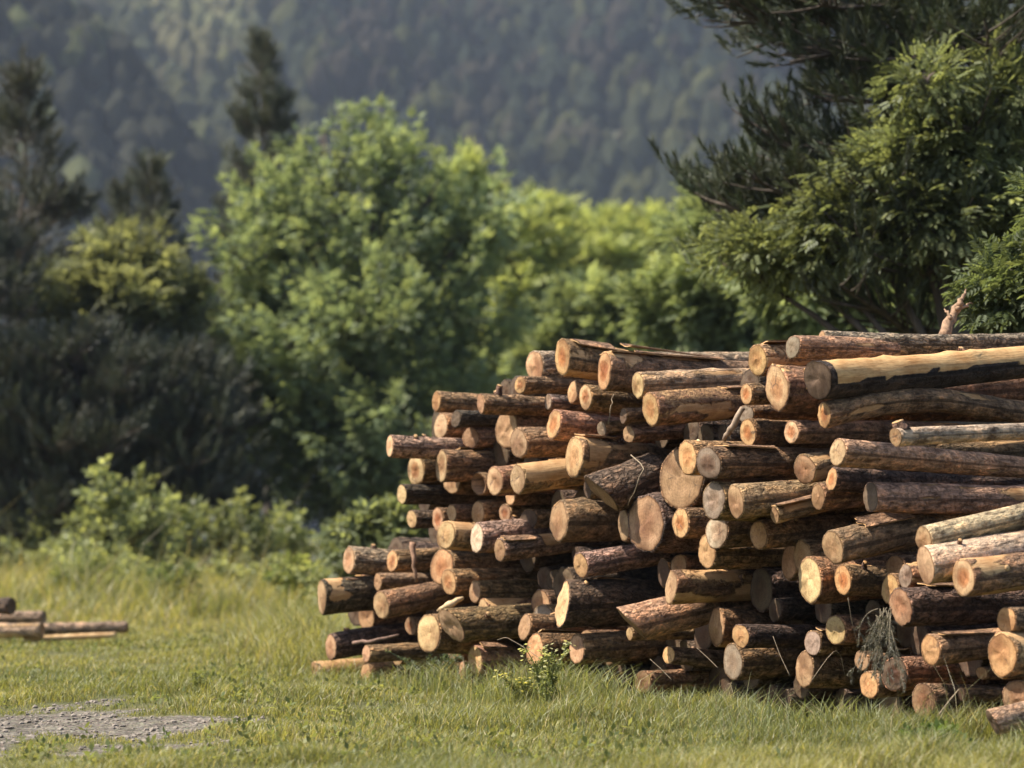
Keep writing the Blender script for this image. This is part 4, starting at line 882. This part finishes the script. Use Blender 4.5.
# leafy tree growing through the pine
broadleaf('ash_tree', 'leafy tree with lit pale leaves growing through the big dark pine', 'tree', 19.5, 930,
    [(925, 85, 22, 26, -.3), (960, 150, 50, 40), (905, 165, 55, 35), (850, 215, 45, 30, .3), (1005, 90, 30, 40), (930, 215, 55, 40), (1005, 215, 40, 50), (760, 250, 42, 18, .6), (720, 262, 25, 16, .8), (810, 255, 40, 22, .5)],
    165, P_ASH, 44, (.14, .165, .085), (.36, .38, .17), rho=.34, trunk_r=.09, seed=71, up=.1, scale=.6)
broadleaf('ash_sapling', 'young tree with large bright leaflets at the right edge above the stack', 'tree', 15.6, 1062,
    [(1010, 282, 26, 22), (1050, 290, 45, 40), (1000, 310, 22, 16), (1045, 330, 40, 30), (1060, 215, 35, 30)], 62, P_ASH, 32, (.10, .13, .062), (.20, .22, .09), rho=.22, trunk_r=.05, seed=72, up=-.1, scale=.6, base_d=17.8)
# dark pines and thicket on the left
PN = (.10, .105, .072); PG = 'dark pines on the left'
pine('pine_tree', 'slim dark pine spire rising behind the tall feathery tree', 58, 268, (262, 46), [(52, 3), (75, 8), (100, 14), (150, 24), (210, 32), (300, 45), (420, 55)], 190, PN, 81, PG, dens=1.6)
pine('pine_tree', 'tall thin-topped pine at the left edge of the view', 46, 18, (25, 76), [(86, 4), (140, 18), (200, 42), (260, 70), (330, 85), (430, 95), (540, 90)], 150, (.098,.098,.07), 82, PG, dens=1.2)
pine('pine_tree', 'leaning dark pine with bent tip between the left pines', 50, 222, (146, 166), [(172, 3), (220, 10), (270, 17), (330, 28), (420, 50), (520, 60)], 110, PN, 83, PG, dens=1.2)
pine('pine_tree', 'small dark pine with pointed tip beside the leaning one', 52, 128, (122, 198), [(203, 3), (250, 9), (300, 22), (400, 55), (530, 70)], 100, PN, 84, PG, dens=1.2)
pine('pine_tree', 'dense brown-dark pine with bare lower boughs, left thicket front', 41.5, 60, (78, 338), [(348, 10), (375, 60), (410, 90), (460, 100), (560, 95)], 130, (.068,.074,.052), 85, PG, dens=1.3)
pine('pine_tree', 'dense dark pine in the thicket beside the tall feathery tree', 42, 170, (165, 355), [(365, 12), (390, 50), (430, 75), (500, 85), (570, 80)], 120, (.068,.074,.052), 86, PG, dens=1.3)
pine('pine_tree', 'dark pine standing partly outside the left edge', 42, -50, (-40, 190), [(200, 15), (260, 60), (340, 90), (450, 110), (570, 100)], 110, (.068,.074,.052), 87, PG, dens=1.2)
for i, (x_, y_, h_) in enumerate([(-14.5, 46, 11)]):  # unseen pine added to throw shade on the thicket
    u_ = 512 + F * x_ / y_; v_ = HZ - F * (h_ - CAM[2]) / y_
    pine('pine_tree', 'unseen tall pine added beyond the left edge to shade the left thicket', y_, u_, (u_, v_), [(v_ + 15, 10), (v_ + 120, 70), (v_ + 260, 120), (560, 140)], 110, PN, 90 + i, PG, dens=1.0)
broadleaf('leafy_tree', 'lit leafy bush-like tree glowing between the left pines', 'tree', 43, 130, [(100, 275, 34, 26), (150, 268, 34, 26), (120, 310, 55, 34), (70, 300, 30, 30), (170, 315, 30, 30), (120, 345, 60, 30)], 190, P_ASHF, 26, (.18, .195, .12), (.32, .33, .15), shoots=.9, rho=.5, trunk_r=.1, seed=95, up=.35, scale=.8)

def blossom(root, B, P, dr, rr_, rn):
    acc = Acc(); k = 0
    for i in rn.permutation(len(P)):
        if rr_[i] < .6 or dr[i, 1] > .2: continue
        c = P[i] + unit(dr[i] + np.array([0, -.6, .6])) * .34; acc_n = 5
        for q in range(acc_n):
            a = q / acc_n * 6.283; s = np.array([math.cos(a), -.25, math.sin(a)]) * .06; t_ = np.array([-math.sin(a), 0, math.cos(a)]) * .04
            acc.add(np.array([c, c + s * .6 + t_, c + s, c + s * .6 - t_]) - B, Q=[[0, 1, 2, 3]], col=np.tile((.72, .72, .66), (4, 1)))
        k += 1
        if k > 60: break
    acc.build('blossom', M_LEAF, root, smooth=False)
broadleaf('flowering_bush', 'green bush dotted with small white flowers in the tall grass at left', 'bush', 38, 190, [(125, 560, 30, 22), (190, 552, 36, 26), (245, 550, 40, 28), (275, 565, 35, 30), (90, 575, 36, 22), (160, 575, 50, 30), (235, 580, 55, 30), (215, 530, 20, 18)],
    170, P_SPRIGF, 11, (.21, .24, .125), (.36, .38, .17), rho=.38, trunk_r=.025, seed=97, up=.5, shoots=.75, extra=blossom)
broadleaf('shrub', 'tall pale-leaved shrub in the bush row, reddish tip on top', 'bush', 37, 125, [(125, 515, 26, 30), (120, 550, 34, 40), (105, 580, 34, 30)], 55, P_SPRIGF, 11, (.21, .24, .125), (.36, .38, .17), rho=.34, trunk_r=.025, seed=98, up=.5, shoots=.8)
SHR = [('low grey-green shrub behind the left end of the stack', 395, 540, 40, 22, 27), ('shaded shrub between the bush and the dark pines', 40, 540, 80, 35, 41), ('shaded green shrub behind the middle of the stack', 520, 470, 110, 80, 34), ('broad green shrub behind the right half of the stack', 760, 440, 150, 110, 28), ('green shrub behind the stack at the right edge', 1000, 420, 120, 110, 24)]
for i, (lab, u_, v_, ru, rv, d_) in enumerate(SHR):
    broadleaf('shrub', lab, 'shrub', d_, u_, [(u_ - ru * .4, v_ + rv * .2, ru * .6, rv * .8), (u_ + ru * .4, v_, ru * .6, rv), (u_, v_ + rv * .5, ru, rv * .7)], 120, P_SPRIGF, 20, (.14, .165, .09), (.25, .27, .12), 'shrubs around the stack', rho=.35, trunk_r=.03, seed=110 + i, up=.3)

# ------------------------------------------------------------------ grass, stones and weeds
def in_stack(x, y):
    al = x * PA[0] + y * PA[1] - K0; c1 = x * E1[0] + y * E1[1]
    return (al > .12) & (al < 2.4) & (c1 > -15.6) & (c1 < -7.0)

def grass_height(x, y):
    u = 512 + F * x / y; al = x * PA[0] + y * PA[1] - K0
    base = .05 + .035 * fbm(xyz(x * .9, y * .6, 0 * x), 2, 61)
    back = np.clip((y - 25.5) / 7, 0, 1) * .42
    fringe = np.exp(-((al + .35) / .45) ** 2) * (-.01 + .045 * np.clip((x + .6) / .8, 0, 1))                # ranker growth along the foot of the stack
    right = np.clip((x + .9) / 1.2, 0, 1) * np.clip((14 - y) / 1.5, 0, 1) * .02
    behind = np.clip(al - .1, 0, 1) * np.clip((17.5 - y) / 3, 0, 1) * 0
    uu = 512 + F * x / y; lush = np.clip((uu - 215) / 60, 0, 1) * np.clip((y - 16.5) / 3, 0, 1) * np.clip((27 - y) / 3, 0, 1) * .22
    h = base + lush + back * (.75 + .5 * fbm(xyz(x * .5, y * .4, 0 * x), 2, 62)) + fringe + right
    return np.clip(h, .03, .8) * (1 - .75 * np.clip(gravel_mask(x, y) * 2.2, 0, 1))

def blades(n, ysel, wscale, hscale, cols, seed, dry=.12):
    rn = np.random.default_rng(seed); y = ysel(rn, n); x = rn.uniform(-.245, .245, n) * y + rn.uniform(-.5, .5, n)
    q = xyz(x * 1.3, y * 1.3, 0 * x); clump = vnoise(xyz(x * 3.2, y * 3.2, 0 * x), 71)
    ok = (rn.random(n) < .55 + .6 * clump) & (rn.random(n) > 1.7 * gravel_mask(x, y) - .12) & ~in_stack(x, y)
    x, y = x[ok], y[ok]; n = len(x); clump = clump[ok]
    h = grass_height(x, y) * rn.uniform(.4, 1.45, n) * hscale * (1 + .75 * clump); w_ = wscale * (y / 12) ** .85 * rn.uniform(.7, 1.3, n)
    a = rn.uniform(0, 6.283, n); lean = h * rn.uniform(.15, .9, n); g = ground_z(x, y)
    dx, dy = np.cos(a) * lean + .06 * h, np.sin(a) * lean; b = rn.uniform(0, 3.14, n); sx, sy = np.cos(b) * w_ * .5, np.sin(b) * w_ * .5
    P0 = xyz(x, y, g); top = xyz(x + dx, y + dy, g + h * .93); mid = xyz(x + dx * .32, y + dy * .32, g + h * .58); s = xyz(sx, sy, 0 * sx)
    V = np.stack([P0 - s, P0 + s, mid - s * .8, mid + s * .8, top], 1); k = np.arange(n)[:, None] * 5
    Q = np.concatenate([k, k + 1, k + 3, k + 2], 1); T = np.concatenate([k + 2, k + 3, k + 4], 1)
    pat = fbm(xyz(x * .55, y * .4, 0 * x), 3, 66); f = np.clip(.5 + 1.1 * pat + rn.normal(0, .22, n), 0, 1)
    c = np.array(cols[0])[None] * (1 - f[:, None]) + np.array(cols[1])[None] * f[:, None]; d_ = rn.random(n) < dry * (1 + .8 * pat); c[d_] = np.array(cols[2]) * rn.uniform(.7, 1.2, (d_.sum(), 1))
    c = c * rn.uniform(.75, 1.25, (n, 1))
    return V.reshape(-1, 3), Q, T, np.repeat(c, 5, 0)
GC = [(.165, .185, .068), (.32, .305, .105), (.42, .36, .20)]
acc = Acc()
logy = lambda lo, hi: (lambda rn, n: lo * (hi / lo) ** rn.random(n))
V, Q, T, c = blades(430000, logy(9.6, 26), .0052, 1.0, GC, 201); acc.add(V, Q, T, col=c)
V, Q, T, c = blades(170000, logy(22, 60), .0075, 1.0, GC, 202, .16); acc.add(V, Q, T, col=c)
V, Q, T, c = blades(9000, logy(11, 40), .0026, 2.1, [(.20, .20, .08), (.26, .25, .11), (.38, .33, .19)], 203, .45); acc.add(V, Q, T, col=c)
def foot(rn, n):
    return rn.uniform(10.6, 17.2, n)
_gh = grass_height
def grass_height(x, y):
    al = x * PA[0] + y * PA[1] - K0; m = np.exp(-((al + .62) / .5) ** 2) * np.clip((2.6 - x) / 1.4, .25, 1) * np.clip((x + .9) / .8, 0.15, 1) + np.clip((x - .2) / 1.2, 0, 1) * np.clip((13 - y) / 1.5, 0, 1) * .12 * (al < .2)
    return .17 * m * (fbm(xyz(x * 1.8, y * 1.8, 0 * x), 2, 91) * 1.7 + .8).clip(0, 2.4) + .001
V, Q, T, c = blades(90000, foot, .0046, 1.0, [(.15, .18, .07), (.29, .295, .115), (.42, .37, .23)], 204, .10); k5 = V.reshape(-1, 5, 3); hh = k5[:, 4, 2] - k5[:, 0, 2]; kp = hh > .07
V = k5[kp].reshape(-1, 3); c = c.reshape(-1, 5, 3)[kp].reshape(-1, 3); nn = kp.sum(); k = np.arange(nn)[:, None] * 5; acc.add(V, np.concatenate([k, k + 1, k + 3, k + 2], 1), np.concatenate([k + 2, k + 3, k + 4], 1), col=c)
grass_height = _gh
rn = np.random.default_rng(71)
for u_, hh_, nn_ in [(430, .20, 260), (462, .24, 320), (486, .16, 200), (528, .26, 380), (560, .30, 420), (585, .28, 380), (612, .24, 360), (640, .16, 240), (672, .14, 200), (700, .18, 260), (735, .20, 300), (770, .14, 200), (802, .16, 240), (845, .20, 280), (880, .16, 220), (345, .10, 160), (385, .14, 200)]:
    r0 = ray(u_, HZ); d0 = (K0 - .18) / float(r0 @ PA); n = nn_; cx, cy = r0[0] * d0 - .05, d0 - .12
    x = cx + rn.normal(0, .11, n); y = cy + rn.normal(0, .09, n); h = hh_ * rn.uniform(.4, 1.25, n); a = rn.uniform(0, 6.283, n); ln = h * rn.uniform(.2, .95, n); w_ = rn.uniform(.0035, .006, n); b = rn.uniform(0, 3.14, n); z = ground_z(x, y)
    P0 = xyz(x, y, z); s = xyz(np.cos(b) * w_ / 2, np.sin(b) * w_ / 2, 0 * b); mid = xyz(x + np.cos(a) * ln * .3, y + np.sin(a) * ln * .3, z + h * .6); top = xyz(x + np.cos(a) * ln, y + np.sin(a) * ln, z + h * .9)
    k = np.arange(n)[:, None] * 5; f = rn.random((n, 1)); c = (np.array([.14, .175, .07]) * (1 - f) + np.array([.30, .31, .13]) * f) * rn.uniform(.75, 1.2, (n, 1)); dd = rn.random(n) < .14; c[dd] = np.array([.44, .40, .27])
    acc.add(np.stack([P0 - s, P0 + s, mid - s * .8, mid + s * .8, top], 1).reshape(-1, 3), np.concatenate([k, k + 1, k + 3, k + 2], 1), np.concatenate([k + 2, k + 3, k + 4], 1), col=np.repeat(c, 5, 0))
o = acc.build('grass', M_GRASS, smooth=False); o['kind'] = 'stuff'; o['label'] = 'yellow-green meadow grass'

rn = np.random.default_rng(300); n = 2600; x = rn.uniform(-4.2, -1.3, n); y = rn.uniform(10.8, 15.4, n); ok = gravel_mask(x, y) > .28 + .25 * rn.random(n); x, y = x[ok], y[ok]
V1, T1 = ico(1); acc = Acc(); n = len(x); sz = .006 + .016 * rn.random(n) ** 3; A = rn.uniform(0, 6.283, n)
P = V1[None] * (1 + .25 * rn.normal(size=(n, len(V1), 1))) * np.stack([sz * rn.uniform(.8, 1.5, n), sz, sz * .6], -1)[:, None]
P = np.stack([P[..., 0] * np.cos(A)[:, None] - P[..., 1] * np.sin(A)[:, None], P[..., 0] * np.sin(A)[:, None] + P[..., 1] * np.cos(A)[:, None], P[..., 2]], -1) + xyz(x, y, ground_z(x, y) + sz * .2)[:, None]
acc.add(P.reshape(-1, 3), T=(T1[None] + (np.arange(n) * len(V1))[:, None, None]).reshape(-1, 3)); o = acc.build('gravel', M_STONE, smooth=False); o['kind'] = 'stuff'; o['label'] = 'grey gravel on the bare track at lower left'

def weed(name, label, u, v, d, h, nst, col, young, seed, proto, scale=.5, spread=.25, flower=None, group=None, nleaf=16):
    rn = np.random.default_rng(seed); B = at(u, v, d); B[2] = ground_z(B[0], B[1]); root = thing(name, label, 'plant', B, group); st = Acc(); la = Acc(); pos, X = [], []; tips = []
    for i in range(nst):
        a = rn.uniform(0, 6.283); e = np.array([math.cos(a) * spread * rn.random(), math.sin(a) * spread * rn.random(), h * rn.uniform(.6, 1.05)]); t_ = np.linspace(0, 1, 6)[:, None]
        m_ = e * np.array([.25, .25, .6]); s0 = np.array([rn.normal(0, .03), rn.normal(0, .03), 0]); P = s0 * (1 - t_) ** 2 + 2 * m_ * t_ * (1 - t_) + e * t_ ** 2
        tube(st, P, np.linspace(.005, .002, 6), 4, False, col=np.array(col)); tips.append(e)
        for f in rn.uniform(.15, 1, nleaf):
            p = np.array([np.interp(f, t_[:, 0], P[:, q]) for q in range(3)]); pos.append(p); b = rn.uniform(0, 6.283); X.append([math.cos(b), math.sin(b), rn.uniform(.0, .8)])
    st.build('stems', M_GRASS, root); n = len(pos); f = rn.random(n) ** 1.5; c = (np.array(col) * (1 - f[:, None]) + np.array(young) * f[:, None]) * rn.uniform(.8, 1.2, (n, 1))
    instance(la, proto[0], proto[1], np.array(pos), np.array(X), unit(np.array([0, 0, 1.0]) + rn.normal(0, .4, (n, 3))), scale * rn.uniform(.6, 1.2, n), 'Q', col=c); la.build('leaves', M_LEAF, root, smooth=False)
    if flower:
        for e in tips:
            fa = Acc()
            for q in range(7):
                c_ = e + rn.normal(0, .02, 3); b = rn.uniform(0, 6.283); s = .012 * np.array([math.cos(b), math.sin(b), .4]); t_ = .012 * np.array([-math.sin(b), math.cos(b), .2]); fa.add(np.array([c_ - s, c_ - t_, c_ + s, c_ + t_]), Q=[[0, 1, 2, 3]], col=np.tile(flower, (4, 1)))
            fa.build('flower_head', M_LEAF, root, smooth=False)
    return root
WG, WY = (.16, .19, .075), (.30, .32, .12)
weed('weed_plant', 'tall yellow-green weed with feathery leaves in front of the lower middle logs', 549, 690, 14.2, .40, 12, WG, WY, 401, P_SPRIG, .26, .24, (.5, .5, .28))
weed('weed_plant', 'smaller leafy weed beside the tall feathery one, low middle', 523, 684, 14.7, .2, 8, WG, WY, 402, P_SPRIG, .26, .2, (.6, .55, .2))
weed('weed_plant', 'dark blue-green weed clump under the large low pale cuts', 432, 686, 16.4, .26, 10, (.10, .13, .08), (.2, .23, .13), 403, P_SPRIG, .28, .35)
weed('weed_plant', 'small dark weed tuft alone in the lit meadow left of the stack', 205, 703, 15.4, .14, 9, (.12, .14, .05), (.2, .21, .07), 404, P_SPRIG, .25, .22)
for i, (u_, v_, d_, h_, lb) in enumerate([(30, 590, 40, 1.0, 'tall pale weeds left of the yellowish-topped weed at the left edge'), (110, 600, 35, .9, 'pale weed clump in front of the reddish-tipped shrub'), (250, 606, 33, .9, 'feathery pale weeds before the right half of the flowering bush'), (335, 600, 28, .8, 'pale weeds closest to the left end of the log stack'), (150, 604, 34, .7, 'short grey-green weeds before the left half of the flowering bush')]):
    weed('weed_plant', lb, u_, v_, d_, h_, 16, (.21, .235, .12), (.38, .40, .18), 420 + i, P_SPRIGF, .55, .9)
weed('weed_plant', 'green weed with yellowish top left of the flowering bush', 75, 600, 34, .8, 9, WG, WY, 406, P_SPRIGF, .8, .6)
weed('weed_plant', 'broad-leaved dark weed at the foot of the flowering bush', 178, 612, 32, .6, 8, (.08, .12, .045), WG, 407, P_SPRIGF, 1.0, .4)
weed('weed_plant', 'tall pale weeds in the grass between bush and log stack', 300, 612, 31, .8, 12, (.12, .16, .05), WY, 408, P_SPRIGF, .8, .8)
weed('weed_plant', 'low leafy weed in the grass near the bottom right corner', 940, 752, 11.4, .14, 9, (.08, .13, .035), (.16, .19, .06), 409, P_SPRIG, .45, .25)

rn = np.random.default_rng(333); n = 5200; y = 10.8 * (30 / 10.8) ** rn.random(n); x = rn.uniform(-.23, .23, n) * y; ok = (rn.random(n) < .5 + .9 * vnoise(xyz(x * 1.1, y * .8, 0 * x), 83)) & ~in_stack(x, y) & (gravel_mask(x, y) < .35); x, y = x[ok], y[ok]; n = len(x)
f = rn.random((n, 1)); c = (np.array([.12, .155, .06]) * (1 - f) + np.array([.24, .245, .09]) * f) * rn.uniform(.8, 1.2, (n, 1)); b = rn.uniform(0, 6.283, n); acc = Acc()
instance(acc, P_SPRIG[0], P_SPRIG[1], xyz(x, y, ground_z(x, y) + .01), xyz(np.cos(b), np.sin(b), rn.uniform(.3, 1.6, n)), unit(np.array([0, 0, 1.0]) + rn.normal(0, .3, (n, 3))), rn.uniform(.25, .6, n), 'Q', col=c); o = acc.build('ground_weeds', M_LEAF, smooth=False); o['kind'] = 'stuff'; o['label'] = 'low leafy weeds scattered through the grass'

# ------------------------------------------------------------------ dead twigs and bent stalks at the foot of the stack
def dead_branch():
    rn = np.random.default_rng(501); pz = bykey['W11']['p'] + .1; B = px(886, 606, pz); root = thing('dead_branch', 'withered drooping branch with grey-green twigs hanging below the red-brown end', 'branch', B); acc = Acc(); ne = Acc(); pos, X = [], []
    for i in range(26):
        e = px(886 + rn.normal(-2, 11), rn.uniform(636, 688), pz + rn.uniform(.0, .18)); s = px(886 + rn.normal(0, 6), 606 + rn.uniform(0, 14), pz); t_ = np.linspace(0, 1, 7)[:, None]
        m_ = (s + e) / 2 + np.array([0, 0, .06]) + rn.normal(0, .03, 3); P = s * (1 - t_) ** 2 + 2 * m_ * t_ * (1 - t_) + e * t_ ** 2; tube(acc, P - B, np.linspace(.003, .0012, 7), 4, False)
        for f in rn.uniform(.3, 1, 7): pos.append([np.interp(f, t_[:, 0], P[:, q]) for q in range(3)]); X.append(unit(P[-1] - P[2] + rn.normal(0, .08, 3)))
    acc.build('twigs', plain('dead_twig', (.13, .11, .075), .85, .4, 60), root); n = len(pos); c = np.array([.10, .09, .055])[None] * rn.uniform(.6, 1.3, (n, 1))
    instance(ne, P_SHOOT[0], P_SHOOT[1], np.array(pos) - B, np.array(X), unit(rn.normal(size=(n, 3))), np.full(n, .26), 'T', col=c); ne.build('dry_needles', M_NEEDLE, root, smooth=False)
dead_branch()
def stalk(label, pts, d, r=.0022):
    P = np.array([at(u, v, d + i * .05) for i, (u, v) in enumerate(pts)]); k = np.linspace(0, len(P) - 1, 12); P2 = np.stack([np.interp(k, np.arange(len(P)), P[:, i]) for i in range(3)], -1)
    acc = Acc(); tube(acc, P2 - P[0], np.linspace(r, r * .6, 12), 5); o = acc.build('grass_stalk', M_STICK, loc=P[0]); tag(o, label, 'grass stalk')
stalk('bent dry stalk folded like an upturned V near the bottom right', [(938, 716), (950, 700), (961, 687), (964, 704), (966, 716)], 11.9, .004)
stalk('dry stalk leaning up against the dark log beside the jagged orange end', [(790, 676), (780, 655), (773, 636)], 12.8, .002)
stalk('arching dry stalk curving down before the grey end and dead twigs', [(812, 680), (826, 660), (835, 650), (841, 655), (845, 676)], 12.7, .002)
stalk('bowed pale stalk arching over the low reddish log near the tall weed', [(545, 662), (522, 646), (506, 637), (497, 640)], 14.4, .0025)
stalk('straight pale stalk leaning left in the dark gap low in the middle', [(672, 680), (660, 668), (650, 659)], 13.3, .002)
stalk('pale stalk leaning left between the grey-brown ends and the dark gap', [(718, 668), (708, 658), (697, 648)], 13.1, .002)
stalk('dry stalk hanging past the tall pale lit end', [(848, 598), (852, 622), (858, 646)], 12.6, .002)
